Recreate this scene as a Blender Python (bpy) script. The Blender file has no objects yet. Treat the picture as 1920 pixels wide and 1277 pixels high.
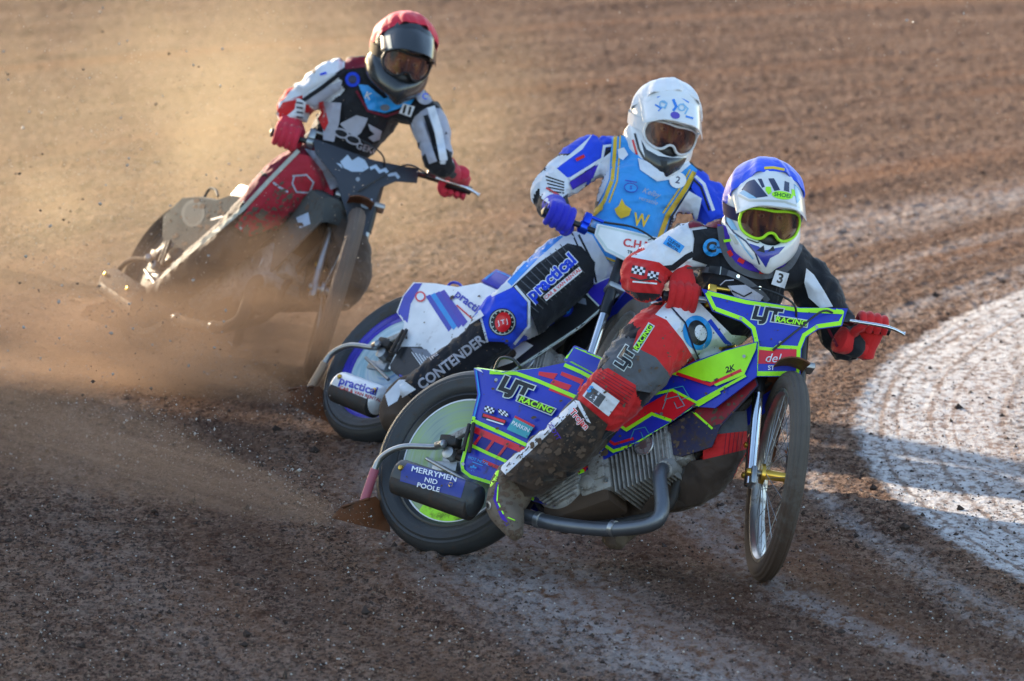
import bpy, bmesh, math, random
import numpy as np
from mathutils import Vector, Matrix, noise
from mathutils.bvhtree import BVHTree
sc = bpy.context.scene
R_ = math.radians
random.seed(7)
# ------------------------------------------------------------------ camera
PITCH = R_(8.0); FPX = 13500.0; CZ = 4.194436
cd = bpy.data.cameras.new('camera'); cam = bpy.data.objects.new('camera', cd)
sc.collection.objects.link(cam)
cam.location = (0, 0, CZ); cam.rotation_euler = (math.pi/2 - PITCH, 0, 0)
cd.sensor_width = 36; cd.lens = FPX/1920*36; cd.clip_start = .5; cd.clip_end = 600
cd.dof.use_dof = True; cd.dof.focus_distance = 25.0; cd.dof.aperture_fstop = 4.8
sc.camera = cam
# ------------------------------------------------------------------ sky, sun, exposure
SUN_EL = R_(17); SUN_AZ = (-.6, .8)
w = bpy.data.worlds.new("World"); sc.world = w; w.use_nodes = True
nt = w.node_tree; sky = nt.nodes.new('ShaderNodeTexSky'); sky.sky_type = 'NISHITA'; sky.sun_disc = False
sky.sun_elevation = SUN_EL; sky.sun_rotation = math.atan2(SUN_AZ[0], SUN_AZ[1])
nt.links.new(sky.outputs[0], nt.nodes['Background'].inputs[0]); nt.nodes['Background'].inputs[1].default_value = .15
sd = bpy.data.lights.new('sun', 'SUN'); so = bpy.data.objects.new('sun', sd); sc.collection.objects.link(so)
sd.energy = 5.0; sd.angle = R_(.6); sd.color = (1, .82, .60)
sdir = Vector((SUN_AZ[0]*math.cos(SUN_EL), SUN_AZ[1]*math.cos(SUN_EL), math.sin(SUN_EL)))
so.rotation_euler = sdir.to_track_quat('Z', 'Y').to_euler(); so.location = (-10, 40, 12)
vs = sc.view_settings; vs.view_transform = 'Standard'; vs.look = 'None'; vs.gamma = 1; vs.use_curve_mapping = False
vs.exposure = 1.55
sc.render.engine = 'CYCLES'
cy = sc.cycles; cy.max_bounces = 6; cy.diffuse_bounces = 3; cy.glossy_bounces = 3; cy.transparent_max_bounces = 12
cy.volume_bounces = 1; cy.volume_step_rate = 2.0; cy.volume_max_steps = 96; cy.use_denoising = True
cy.sample_clamp_indirect = 6
# ------------------------------------------------------------------ projection of the lens (used to trace shapes onto planes that stand in the place)
CU = Vector((0, math.sin(PITCH), math.cos(PITCH))); CF = Vector((0, math.cos(PITCH), -math.sin(PITCH))); CX = Vector((1, 0, 0)); CC = Vector((0, 0, CZ))
def cv(x, y, z): return CX*x + CU*y - CF*z
def ray(px, py): return CF + CX*((px-960)/FPX) + CU*((638.5-py)/FPX)
def P(px, py, D): return CC + ray(px, py)*D
def proj(p):
    q = p - CC; D = q.dot(CF); return (round(960 + q.dot(CX)/D*FPX), round(638.5 - q.dot(CU)/D*FPX))
def gnd(px, py):
    d = ray(px, py); return CC + d*(-CC.z/d.z)
# ------------------------------------------------------------------ materials
def nd(t, k, **kw):
    n = t.nodes.new(k)
    for a, b in kw.items(): setattr(n, a, b)
    return n
MUD = (.066, .040, .027)
def mat(name, col, rough=.5, metal=0., mud=0., mz=None, bump=.3, bs=60., coat=0., var=.12, sheen=0., spec=.5, mudcol=MUD, wrinkle=0.):
    """real base colour + small tonal variation + dried-on dirt (noise shaped; mz=(full height, clear height) adds splash from below)"""
    m = bpy.data.materials.new(name); m.use_nodes = True; t = m.node_tree; p = t.nodes['Principled BSDF']; L = t.links.new
    geo = nd(t, 'ShaderNodeNewGeometry')
    n1 = nd(t, 'ShaderNodeTexNoise'); n1.inputs['Scale'].default_value = 9; n1.inputs['Detail'].default_value = 6; L(geo.outputs['Position'], n1.inputs['Vector'])
    mx = nd(t, 'ShaderNodeMixRGB', blend_type='MULTIPLY'); mx.inputs[0].default_value = 1; mx.inputs[1].default_value = (*col, 1)
    rr = nd(t, 'ShaderNodeMapRange'); L(n1.outputs['Fac'], rr.inputs['Value']); rr.inputs['From Min'].default_value = .3; rr.inputs['From Max'].default_value = .7
    rr.inputs['To Min'].default_value = 1-var; rr.inputs['To Max'].default_value = 1+var; L(rr.outputs[0], mx.inputs[2])
    out = mx.outputs[0]; p.inputs['Roughness'].default_value = rough; p.inputs['Metallic'].default_value = metal
    p.inputs['Coat Weight'].default_value = coat; p.inputs['Sheen Weight'].default_value = sheen; p.inputs['Specular IOR Level'].default_value = spec
    nb = nd(t, 'ShaderNodeTexNoise'); nb.inputs['Scale'].default_value = bs; nb.inputs['Detail'].default_value = 5; L(geo.outputs['Position'], nb.inputs['Vector'])
    if mud > 0 or mz:
        n2 = nd(t, 'ShaderNodeTexNoise'); n2.inputs['Scale'].default_value = 26; n2.inputs['Detail'].default_value = 9; n2.inputs['Roughness'].default_value = .72; L(geo.outputs['Position'], n2.inputs['Vector'])
        a = nd(t, 'ShaderNodeMath', operation='ADD'); L(n2.outputs['Fac'], a.inputs[0]); a.inputs[1].default_value = mud - .72
        s = a.outputs[0]
        if mz:
            sp = nd(t, 'ShaderNodeSeparateXYZ'); L(geo.outputs['Position'], sp.inputs[0])
            r = nd(t, 'ShaderNodeMapRange'); L(sp.outputs[2], r.inputs['Value']); r.inputs['From Min'].default_value = mz[0]; r.inputs['From Max'].default_value = mz[1]
            r.inputs['To Min'].default_value = .5; r.inputs['To Max'].default_value = 0
            b = nd(t, 'ShaderNodeMath', operation='ADD'); L(s, b.inputs[0]); L(r.outputs[0], b.inputs[1]); s = b.outputs[0]
        c = nd(t, 'ShaderNodeMath', operation='MULTIPLY', use_clamp=True); L(s, c.inputs[0]); c.inputs[1].default_value = 5
        m2 = nd(t, 'ShaderNodeMixRGB'); L(c.outputs[0], m2.inputs[0]); L(out, m2.inputs[1]); m2.inputs[2].default_value = (*mudcol, 1); out = m2.outputs[0]
        m3 = nd(t, 'ShaderNodeMapRange'); L(c.outputs[0], m3.inputs['Value']); m3.inputs['To Min'].default_value = rough; m3.inputs['To Max'].default_value = .92; L(m3.outputs[0], p.inputs['Roughness'])
        if metal: 
            m4 = nd(t, 'ShaderNodeMapRange'); L(c.outputs[0], m4.inputs['Value']); m4.inputs['To Min'].default_value = metal; m4.inputs['To Max'].default_value = 0; L(m4.outputs[0], p.inputs['Metallic'])
    L(out, p.inputs['Base Color'])
    bp = nd(t, 'ShaderNodeBump'); bp.inputs['Strength'].default_value = bump; bp.inputs['Distance'].default_value = .002; L(nb.outputs['Fac'], bp.inputs['Height'])
    last = bp
    if wrinkle:
        wn = nd(t, 'ShaderNodeTexNoise'); wn.inputs['Scale'].default_value = 14; wn.inputs['Detail'].default_value = 3; wn.inputs['Distortion'].default_value = 1.2; L(geo.outputs['Position'], wn.inputs['Vector'])
        b2 = nd(t, 'ShaderNodeBump'); b2.inputs['Strength'].default_value = wrinkle; b2.inputs['Distance'].default_value = .02; L(wn.outputs['Fac'], b2.inputs['Height']); L(bp.outputs[0], b2.inputs['Normal']); last = b2
    L(last.outputs[0], p.inputs['Normal'])
    return m
# ------------------------------------------------------------------ mesh building
class M:
    def __init__(s): s.v = []; s.f = []; s.m = []; s.sm = []; s.mats = []
    def mi(s, m):
        if m not in s.mats: s.mats.append(m)
        return s.mats.index(m)
    def add(s, vs, fs, m, smooth=True):
        o = len(s.v); s.v += [Vector(v) for v in vs]; k = s.mi(m)
        for f in fs: s.f.append(tuple(i+o for i in f)); s.m.append(k); s.sm.append(smooth)
        return s
    def bvh(s): return BVHTree.FromPolygons([tuple(v) for v in s.v], s.f)
    def merge(s, o):
        off = len(s.v); s.v += o.v
        for f, k, q in zip(o.f, o.m, o.sm): s.f.append(tuple(i+off for i in f)); s.m.append(s.mi(o.mats[k])); s.sm.append(q)
        return s
    def build(s, name, parent=None, base=None, label=None):
        if base is None: base = Vector(parent['base']) if parent is not None and 'base' in parent else Vector((0, 0, 0))
        me = bpy.data.meshes.new(name); me.from_pydata([tuple(v-base) for v in s.v], [], s.f)
        for m in s.mats: me.materials.append(m)
        me.polygons.foreach_set('material_index', s.m); me.polygons.foreach_set('use_smooth', s.sm); me.update()
        try: me.set_sharp_from_angle(angle=R_(42))
        except Exception: pass
        o = bpy.data.objects.new(name, me); sc.collection.objects.link(o)
        if parent is not None: o.parent = parent; o['base'] = tuple(base)
        else: o.location = base
        if label: o['label'] = label
        return o
def thing(name, loc, label, cat, group=None, kind=None):
    o = bpy.data.objects.new(name, None); sc.collection.objects.link(o); o.location = loc; o['base'] = tuple(loc)
    o['label'] = label; o['category'] = cat
    if group: o['group'] = group
    return o
def holder(name, parent):
    o = bpy.data.objects.new(name, None); sc.collection.objects.link(o); o.parent = parent; o['base'] = tuple(parent['base']); return o
def tag(o, label, cat=None, kind=None, group=None):
    o['label'] = label
    if cat: o['category'] = cat
    if kind: o['kind'] = kind
    if group: o['group'] = group
    return o
def perp(d):
    a = Vector((0, 0, 1)) if abs(d.z) < .9 else Vector((1, 0, 0)); u = d.cross(a).normalized(); return u, d.cross(u).normalized()
def crom(pts, n):
    """Catmull-Rom through rows of numbers"""
    A = np.array(pts, float); out = []
    Q = np.vstack([2*A[0]-A[1], A, 2*A[-1]-A[-2]])
    for i in range(len(A)-1):
        for k in range(n):
            t = k/n; a, b, c, d = Q[i:i+4]
            out.append(.5*((2*b)+(c-a)*t+(2*a-5*b+4*c-d)*t*t+(3*b-a-3*c+d)*t**3))
    out.append(A[-1]); return np.array(out)
def tube(m, pts, mt, seg=14, n=5, caps=True, flat=None, smooth=True):
    """pts: (Vector, r[, rb]); flat = direction in which rb applies"""
    rows = [(p[0].x, p[0].y, p[0].z, p[1], p[2] if len(p) > 2 else p[1]) for p in pts]
    A = crom(rows, n) if n > 1 and len(rows) > 2 else np.array(rows)
    vs, fs = [], []; u = None
    for i, a in enumerate(A):
        d = Vector(A[min(i+1, len(A)-1)][:3] - A[max(i-1, 0)][:3]).normalized()
        if flat is not None:
            w_ = (flat - d*flat.dot(d)).normalized(); u = d.cross(w_)
        else:
            if u is None: u, w_ = perp(d)
            u = (u - d*u.dot(d)).normalized(); w_ = d.cross(u)
        for k in range(seg):
            t = 2*math.pi*k/seg; vs.append(Vector(a[:3]) + u*(math.cos(t)*abs(a[3])) + w_*(math.sin(t)*abs(a[4])))
    L = len(A)
    for i in range(L-1):
        for k in range(seg):
            k2 = (k+1) % seg; fs.append((i*seg+k, i*seg+k2, (i+1)*seg+k2, (i+1)*seg+k))
    if caps:
        for e, r in ((0, -1), (L-1, 1)):
            d = Vector(A[min(e+1, L-1)][:3] - A[max(e-1, 0)][:3]).normalized(); c = Vector(A[e][:3]) + d*(r*A[e][3]*.45)
            vs.append(c); ci = len(vs)-1
            for k in range(seg):
                k2 = (k+1) % seg; fs.append((e*seg+k, ci, e*seg+k2) if r > 0 else (e*seg+k2, ci, e*seg+k))
            if r > 0: pass
    m.add(vs, fs, mt, smooth); return m
def ell(m, c, ax, rad, mt, nu=24, nv=16):
    vs, fs = [], []
    for j in range(nv+1):
        p = math.pi*j/nv
        for i in range(nu):
            t = 2*math.pi*i/nu
            vs.append(c + ax[0]*(rad[0]*math.sin(p)*math.cos(t)) + ax[1]*(rad[1]*math.cos(p)) + ax[2]*(rad[2]*math.sin(p)*math.sin(t)))
    for j in range(nv):
        for i in range(nu):
            a, b = j*nu+i, j*nu+(i+1) % nu; fs.append((a, b, b+nu, a+nu))
    m.add(vs, fs, mt); return m
def bmadd(m, bm, mt, smooth=False):
    bm.verts.index_update(); m.add([v.co.copy() for v in bm.verts], [tuple(v.index for v in f.verts) for f in bm.faces], mt, smooth); bm.free()
def rbox(m, c, ax, half, mt, bev=.004, seg=2, smooth=False):
    bm = bmesh.new(); bmesh.ops.create_cube(bm, size=2)
    for v in bm.verts: v.co = Vector((v.co.x*half[0], v.co.y*half[1], v.co.z*half[2]))
    if bev: bmesh.ops.bevel(bm, geom=bm.edges[:], offset=min(bev, min(half)*.9), segments=seg, affect='EDGES', profile=.5)
    for v in bm.verts: v.co = c + ax[0]*v.co.x + ax[1]*v.co.y + ax[2]*v.co.z
    bmadd(m, bm, mt, smooth); return m
def prism(m, pts, d, mt, bev=0., smooth=False):
    """closed outline pts (3D) extruded by vector d; big faces triangulated"""
    bm = bmesh.new(); a = [bm.verts.new(p) for p in pts]; f = bm.faces.new(a)
    r = bmesh.ops.extrude_face_region(bm, geom=[f]); 
    for e in r['geom']:
        if isinstance(e, bmesh.types.BMVert): e.co += d
    bmesh.ops.recalc_face_normals(bm, faces=bm.faces[:])
    if bev:
        bmesh.ops.bevel(bm, geom=[e for e in bm.edges if len(e.link_faces) == 2 and e.calc_face_angle(0) > .7], offset=bev, segments=2, affect='EDGES', profile=.6)
    bmesh.ops.triangulate(bm, faces=[f for f in bm.faces if len(f.verts) > 4])
    bmadd(m, bm, mt, smooth); return m
def lathe(m, c, axis, prof, mt, seg=96, smooth=True, a0=0., a1=2*math.pi, ref=None, closed=False):
    """prof: (radius, height along axis)"""
    u, w_ = perp(axis)
    if ref is not None: u = (ref - axis*ref.dot(axis)).normalized(); w_ = axis.cross(u)
    full = abs(a1-a0-2*math.pi) < 1e-6; ns = seg if full else seg+1; vs, fs = [], []; L = len(prof)
    for i in range(ns):
        t = a0+(a1-a0)*i/seg; d = u*math.cos(t)+w_*math.sin(t)
        for r, h in prof: vs.append(c + d*r + axis*h)
    for i in range(seg):
        i2 = (i+1) % ns
        for k in range(L if closed else L-1):
            k2 = (k+1) % L; fs.append((i*L+k, i2*L+k, i2*L+k2, i*L+k2))
    m.add(vs, fs, mt, smooth); return m
def remesh(m, voxel, it=4, fac=.5, disp=None):
    me = bpy.data.meshes.new('t'); me.from_pydata([tuple(v) for v in m.v], [], m.f); me.update()
    o = bpy.data.objects.new('t', me); sc.collection.objects.link(o)
    r = o.modifiers.new('r', 'REMESH'); r.mode = 'VOXEL'; r.voxel_size = voxel
    if it: s = o.modifiers.new('s', 'SMOOTH'); s.iterations = it; s.factor = fac
    dg = bpy.context.evaluated_depsgraph_get(); ev = o.evaluated_get(dg); em = ev.to_mesh()
    vs = [v.co.copy() for v in em.vertices]; fs = [tuple(p.vertices) for p in em.polygons]
    if disp: nr = [v.normal.copy() for v in em.vertices]; vs = [v + n*disp(v, n) for v, n in zip(vs, nr)]
    ev.to_mesh_clear(); bpy.data.objects.remove(o); bpy.data.meshes.remove(me)
    k = M(); k.add(vs, fs, m.mats[0]); return k
# ------------------------------------------------------------------ graphics that lie on a surface (printing, panels of cloth)
TXT = {}
def text2d(s, bold=.02):
    key = (s, bold)
    if key not in TXT:
        c = bpy.data.curves.new('t', 'FONT'); c.body = s; c.size = 1; c.offset = bold; c.resolution_u = 3; c.fill_mode = 'FRONT'; c.align_x = 'CENTER'; c.align_y = 'CENTER'
        o = bpy.data.objects.new('t', c); sc.collection.objects.link(o); dg = bpy.context.evaluated_depsgraph_get(); ev = o.evaluated_get(dg); me = ev.to_mesh()
        V = [(v.co.x, v.co.y) for v in me.vertices]; F = [tuple(p.vertices) for p in me.polygons]
        ev.to_mesh_clear(); bpy.data.objects.remove(o); bpy.data.curves.remove(c); TXT[key] = (V, F)
    return TXT[key]
def inset(pts, w_):
    """outline moved inwards by w_"""
    ar = sum(pts[i][0]*pts[(i+1) % len(pts)][1]-pts[(i+1) % len(pts)][0]*pts[i][1] for i in range(len(pts))); sg = 1 if ar > 0 else -1; out = []
    for i, (x, y) in enumerate(pts):
        x0, y0 = pts[i-1]; x1, y1 = pts[(i+1) % len(pts)]; a = Vector((x-x0, y-y0)).normalized(); b = Vector((x1-x, y1-y)).normalized(); n = Vector((-a.y-b.y, a.x+b.x))*sg
        n.normalize(); c = max(.45, n.dot(Vector((-a.y, a.x))*sg)); out.append((x+n.x*w_/c, y+n.y*w_/c))
    return out
class Deco:
    """graphics given as outlines in the picture, dropped on to the surface of m, each layer a hair above the last"""
    def __init__(s, m, eps=.0012, step=.00035, maxz=.06, ok=None, L=9):
        s.L = L
        s.t = m; s.b = m.bvh(); s.o = M(); s.e = eps; s.s = step; s.k = 0; s.maxz = maxz; s.ok = ok
    def _drop(s, bm, mt, L, th=.0):
        bmesh.ops.triangulate(bm, faces=bm.faces[:])
        for _ in range(9):
            es = [e for e in bm.edges if e.calc_length() > L]
            if not es: break
            bmesh.ops.subdivide_edges(bm, edges=es, cuts=1); bmesh.ops.triangulate(bm, faces=bm.faces[:])
        h = s.e + s.s*s.k; s.k += 1; vs = []; ok = []
        for v in bm.verts:
            d = ray(v.co.x, v.co.y).normalized(); loc, n, i, t = s.b.ray_cast(CC, d)
            if loc is None or (s.ok and not s.ok(loc)): vs.append(None)
            else:
                if n.dot(d) > 0: n = -n
                vs.append(loc - d*(h*1.35))
        mp = {}; V = []; F = []
        bm.verts.index_update()
        for f in bm.faces:
            q = [vs[v.index] for v in f.verts]
            if any(x is None for x in q): continue
            if max((q[0]-q[1]).length, (q[1]-q[2]).length, (q[2]-q[0]).length) > s.maxz: continue
            idx = []
            for v in f.verts:
                if v.index not in mp: mp[v.index] = len(V); V.append(vs[v.index])
                idx.append(mp[v.index])
            nrm = (q[1]-q[0]).cross(q[2]-q[0])
            if nrm.dot(CC-q[0]) < 0: idx.reverse()
            F.append(tuple(idx))
        s.o.add(V, F, mt); bm.free(); return s
    def poly(s, pts, mt, L=None):
        L = L or s.L
        bm = bmesh.new(); bm.faces.new([bm.verts.new((x, y, 0)) for x, y in pts]); return s._drop(bm, mt, L)
    def line(s, pts, wd, mt, L=None, smooth=False, wd2=None):
        L = L or s.L
        if smooth: pts = [tuple(p) for p in crom(pts, 5)]
        bm = bmesh.new(); a = []; n = len(pts)
        for i, (x, y) in enumerate(pts):
            x0, y0 = pts[max(i-1, 0)]; x1, y1 = pts[min(i+1, n-1)]; l = math.hypot(x1-x0, y1-y0) or 1; ww = (wd if wd2 is None else wd+(wd2-wd)*i/(n-1))/2
            if 0 < i < n-1:
                l1 = math.hypot(x-x0, y-y0) or 1; l2 = math.hypot(x1-x, y1-y) or 1; c = ((x-x0)*(x1-x)+(y-y0)*(y1-y))/(l1*l2); ww /= max(.5, math.sqrt(max(.02, (1+c)/2)))
            nx, ny = -(y1-y0)/l*ww, (x1-x0)/l*ww; a.append((bm.verts.new((x+nx, y+ny, 0)), bm.verts.new((x-nx, y-ny, 0))))
        for i in range(n-1):
            try: bm.faces.new((a[i][0], a[i+1][0], a[i+1][1], a[i][1]))
            except ValueError: pass
        return s._drop(bm, mt, L)
    def disc(s, c, r, mt, ry=None, ang=0, n=28, r0=None):
        ry = ry or r; ca, sa = math.cos(R_(ang)), math.sin(R_(ang)); pts = []
        for i in range(n):
            x, y = r*math.cos(2*math.pi*i/n), ry*math.sin(2*math.pi*i/n); pts.append((c[0]+x*ca-y*sa, c[1]+x*sa+y*ca))
        return s.poly(pts, mt)
    def text(s, txt, c, size, mt, ang=0., sx=1., shear=0., bold=.02, L=None, back=None, bw=0.):
        L = L or s.L*.8
        for mm, bb in (((back, bold+bw),) if back else ()) + ((mt, bold),):
            many = 'M' in txt; q_ = bb*.9; ca, sa = math.cos(R_(ang)), math.sin(R_(ang))
            for ox, oy in (((-q_, -q_*.5), (q_, -q_*.5), (-q_, q_*.5), (q_, q_*.5)) if many else ((0, 0),)):   # the font's own thickening breaks its M
                V, F = text2d(txt, 0. if many else bb); bm = bmesh.new(); vv = []
                for x, y in V:
                    X = ((x+ox)*sx + y*shear)*size; Y = -(y+oy)*size; vv.append(bm.verts.new((c[0]+X*ca-Y*sa, c[1]+X*sa+Y*ca, 0)))
                for f in F:
                    try: bm.faces.new([vv[i] for i in f])
                    except ValueError: pass
                k0 = s.k; s._drop(bm, mm, L); s.k = k0 + (.4 if many else 1)
            if many: s.k = int(s.k) + 1
        return s
    def spat(s, region, n, r0, r1, mt, seed=1, fade=None):
        """dried splashes: small ragged blobs inside an outline"""
        rg = random.Random(seed); xs_ = [q[0] for q in region]; ys_ = [q[1] for q in region]; k = 0
        while k < n:
            x, y = rg.uniform(min(xs_), max(xs_)), rg.uniform(min(ys_), max(ys_)); k += 1; c = False
            for i in range(len(region)):
                (x0, y0), (x1, y1) = region[i-1], region[i]
                if (y0 > y) != (y1 > y) and x < (x1-x0)*(y-y0)/(y1-y0)+x0: c = not c
            if not c or (fade and rg.random() > fade(x, y)): continue
            r = r0*(r1/r0)**(rg.random()**2.2); m_ = rg.randint(5, 8); t0 = rg.random()*6; el = rg.uniform(1, 1.9); an = rg.gauss(-.5, .4)
            pts = []
            for i in range(m_):
                t = t0+6.283*i/m_; rr = r*rg.uniform(.6, 1.25); u, v = rr*el*math.cos(t), rr*math.sin(t); pts.append((x+u*math.cos(an)-v*math.sin(an), y+u*math.sin(an)+v*math.cos(an)))
            s.poly(pts, mt, L=14); s.k -= 1
        s.k += 1; return s
    def end(s): s.t.merge(s.o); return s.t
# ------------------------------------------------------------------ frames of the motorcycles
class Frame:
    def __init__(s, o, ax): s.o = o; s.ax = ax; s.n = ax[2]
    def L(s, x, y, z=0.): return s.o + s.ax[0]*x + s.ax[1]*y + s.ax[2]*z
    def on(s, px, py, off=0.):
        d = ray(px, py); return CC + d*((s.o + s.n*off - CC).dot(s.n)/d.dot(s.n))
    def loc(s, px, py, off=0.):
        p = s.on(px, py, off) - s.o; return (p.dot(s.ax[0]), p.dot(s.ax[1]))
def settle(px, py, n, R):
    """depth at which a wheel of radius R whose hub is seen at px,py stands on the ground"""
    up = Vector((0, 0, 1)); h = R*math.sqrt(1-n.dot(up)**2); d = ray(px, py); return (h-CC.z)/d.z
RR, RF = .338, .358
def frames(rear, nr, front, nf):
    n = cv(*nr).normalized(); nf_ = cv(*nf).normalized(); D = settle(*rear, n, RR); o = P(*rear, D)
    Df = settle(*front, nf_, RF); q = P(*front, Df)
    f = q - o; f = (f - n*f.dot(n)).normalized(); up = n.cross(f); 
    if up.z < 0: up = -up
    s = n.cross(nf_).normalized()
    if s.z < 0: s = -s
    s = (s - nf_*s.dot(nf_)).normalized(); t = nf_.cross(s).normalized()
    if t.dot(CC-q) < 0: t = -t
    print('wheelbase', (q-o).length, 'D', D, Df, 'axle off plane', (q-o).dot(n), 'lean', math.degrees(math.asin(n.z)))
    return Frame(o, (f, up, n)), Frame(q, (nf_, s, t))   # S frame: x along the axle (towards the picture's left), y up the fork, z out of the number plate
# ================================================================== GROUND
rng = np.random.default_rng(3)
LAT = rng.random((512, 512)).astype(np.float32)
def vnoise(x, y):
    xi = np.floor(x).astype(int); yi = np.floor(y).astype(int); fx = x-xi; fy = y-yi; fx = fx*fx*(3-2*fx); fy = fy*fy*(3-2*fy)
    a = LAT[xi & 511, yi & 511]; b = LAT[(xi+1) & 511, yi & 511]; c = LAT[xi & 511, (yi+1) & 511]; d = LAT[(xi+1) & 511, (yi+1) & 511]
    return (a*(1-fx)+b*fx)*(1-fy)+(c*(1-fx)+d*fx)*fy
def fbm(x, y, o=4):
    s = 0; a = 1; t = 0
    for k in range(o): s = s+a*vnoise(x*2**k+17*k, y*2**k+31*k); t += a; a *= .55
    return s/t
RC = (12.656, 27.012); RW = 11.345            # centre of the bend and radius of the white line's outer edge
def axis(lo, hi, a, b, st):
    m = np.arange(a, b+1e-6, st); l = a-np.geomspace(st*1.5, a-lo, 26)[::-1]; r = b+np.geomspace(st*1.5, hi-b, 26); return np.concatenate([l, m, r])
xs = axis(-150, 150, -3.4, 3.4, .0105); ys = axis(-40, 260, 21.8, 46.2, .0165)
X, Y = np.meshgrid(xs, ys); rad = np.hypot(X-RC[0], Y-RC[1]); arc = np.arctan2(Y-RC[1], RC[0]-X)*RW
near = np.clip(1-np.maximum(np.abs(X)-3.4, 0)/2, 0, 1)*np.clip(1-np.maximum(21.8-Y, 0)/3, 0, 1)*np.clip(1-np.maximum(Y-46, 0)/6, 0, 1)
Z = (fbm(rad*2.2, arc*.25, 3)-.5)*.030 + (fbm(rad*24+9, arc*1.2, 3)-.5)*.007 + (fbm(X*42, Y*24, 2)-.5)*.013 + (vnoise(X*95, Y*60)-.5)*.007
wm = np.clip((RW-rad)*14, 0, 1)*np.clip((rad-(RW-.75))*6, 0, 1)
gr = sum(a_*np.clip(fbm(arc*.7+9*q_, rad*0+q_*31)*3-.9, 0, 1)*np.exp(-((RW-rad+.05*fbm(arc*.45, rad*0+q_*7)-q_-.025)/.008)**2) for q_, a_ in ((.09, 1), (.155, .6), (.27, .9), (.36, .4), (.56, .5))); Z = Z*(1-.75*wm) - .004*gr*wm
cl = fbm(X*11+40, Y*11, 2); Z += np.clip(cl-.74, 0, 1)*.05*(1-wm)
Z = ((Z-.005)*near).astype(np.float32)
def ground_h(x, y):
    i = min(max(int(np.searchsorted(xs, x)), 0), len(xs)-1); j = min(max(int(np.searchsorted(ys, y)), 0), len(ys)-1); return float(Z[j, i])
nx, ny = len(xs), len(ys); co = np.stack([X, Y, Z], -1).reshape(-1, 3).astype(np.float32)
idx = np.arange(nx*ny).reshape(ny, nx); q = np.stack([idx[:-1, :-1], idx[:-1, 1:], idx[1:, 1:], idx[1:, :-1]], -1).reshape(-1, 4)
me = bpy.data.meshes.new('ground'); me.vertices.add(len(co)); me.vertices.foreach_set('co', co.ravel()); me.loops.add(q.size); me.loops.foreach_set('vertex_index', q.ravel().astype(np.int32))
me.polygons.add(len(q)); me.polygons.foreach_set('loop_start', np.arange(0, q.size, 4, dtype=np.int32)); me.polygons.foreach_set('use_smooth', np.ones(len(q), bool)); me.update(); me.validate()
track = bpy.data.objects.new('track_ground', me); sc.collection.objects.link(track)
tag(track, 'brown shale speedway track with tyre ruts and a white lime line round the inside', kind='structure')
gm = bpy.data.materials.new('shale'); gm.use_nodes = True; t = gm.node_tree; p = t.nodes['Principled BSDF']; L = t.links.new
geo = nd(t, 'ShaderNodeNewGeometry'); sp = nd(t, 'ShaderNodeSeparateXYZ'); L(geo.outputs['Position'], sp.inputs[0])
def mth(op, a, b=None, cl=False, tt=None):
    n = nd(tt or t, 'ShaderNodeMath', operation=op, use_clamp=cl)
    for i, v in ((0, a), (1, b)):
        if v is None: continue
        if isinstance(v, (int, float)): n.inputs[i].default_value = v
        else: (tt or t).links.new(v, n.inputs[i])
    return n.outputs[0]
def rng_(v, a, b, c=0., d=1.):
    n = nd(t, 'ShaderNodeMapRange'); L(v, n.inputs['Value'])
    for k, x in zip(('From Min', 'From Max', 'To Min', 'To Max'), (a, b, c, d)): n.inputs[k].default_value = x
    return n.outputs[0]
def noi(vec, s, d=4, r=.5, dist=0.):
    n = nd(t, 'ShaderNodeTexNoise'); L(vec, n.inputs['Vector']); n.inputs['Scale'].default_value = s; n.inputs['Detail'].default_value = d; n.inputs['Roughness'].default_value = r; n.inputs['Distortion'].default_value = dist; return n.outputs['Fac']
def mixc(f, a, b, bt='MIX'):
    n = nd(t, 'ShaderNodeMixRGB', blend_type=bt)
    for i, v in ((0, f), (1, a), (2, b)):
        if isinstance(v, (int, float)): n.inputs[i].default_value = v
        elif isinstance(v, tuple): n.inputs[i].default_value = (*v, 1)
        else: L(v, n.inputs[i])
    return n.outputs[0]
dx = mth('SUBTRACT', sp.outputs[0], RC[0]); dy = mth('SUBTRACT', sp.outputs[1], RC[1])
r_ = mth('SQRT', mth('ADD', mth('MULTIPLY', dx, dx), mth('MULTIPLY', dy, dy)))
an = mth('MULTIPLY', mth('ARCTAN2', dy, mth('MULTIPLY', dx, -1.)), RW)
cb = nd(t, 'ShaderNodeCombineXYZ'); L(r_, cb.inputs[0]); L(mth('MULTIPLY', an, .12), cb.inputs[1]); pol = cb.outputs[0]
cb2 = nd(t, 'ShaderNodeCombineXYZ'); L(r_, cb2.inputs[0]); L(mth('MULTIPLY', an, .35), cb2.inputs[1]); pol2 = cb2.outputs[0]
pos = geo.outputs['Position']
mp_ = nd(t, 'ShaderNodeMapping'); mp_.inputs['Scale'].default_value = (.62, .26, 1); L(pos, mp_.inputs['Vector']); gp = mp_.outputs[0]
streak = noi(pol, 3.2, 5, .55); streak2 = noi(pol2, 14, 5, .6); grain = noi(gp, 105, 4, .75); grain2 = noi(gp, 44, 6, .75); big = noi(pos, .55, 3)
col = mixc(rng_(streak, .38, .62), (.100, .050, .032), (.20, .112, .068))
col = mixc(rng_(grain2, .44, .62), col, (.29, .195, .145))
col = mixc(mth('MULTIPLY', rng_(grain, .50, .44), .88, True), col, (.030, .019, .015))
col = mixc(mth('MULTIPLY', rng_(streak2, .50, .72), .55, True), col, (.30, .22, .17))
red = rng_(noi(pol, 1.7, 3), .55, .68); col = mixc(mth('MULTIPLY', red, .55, True), col, (.23, .115, .062))
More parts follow.
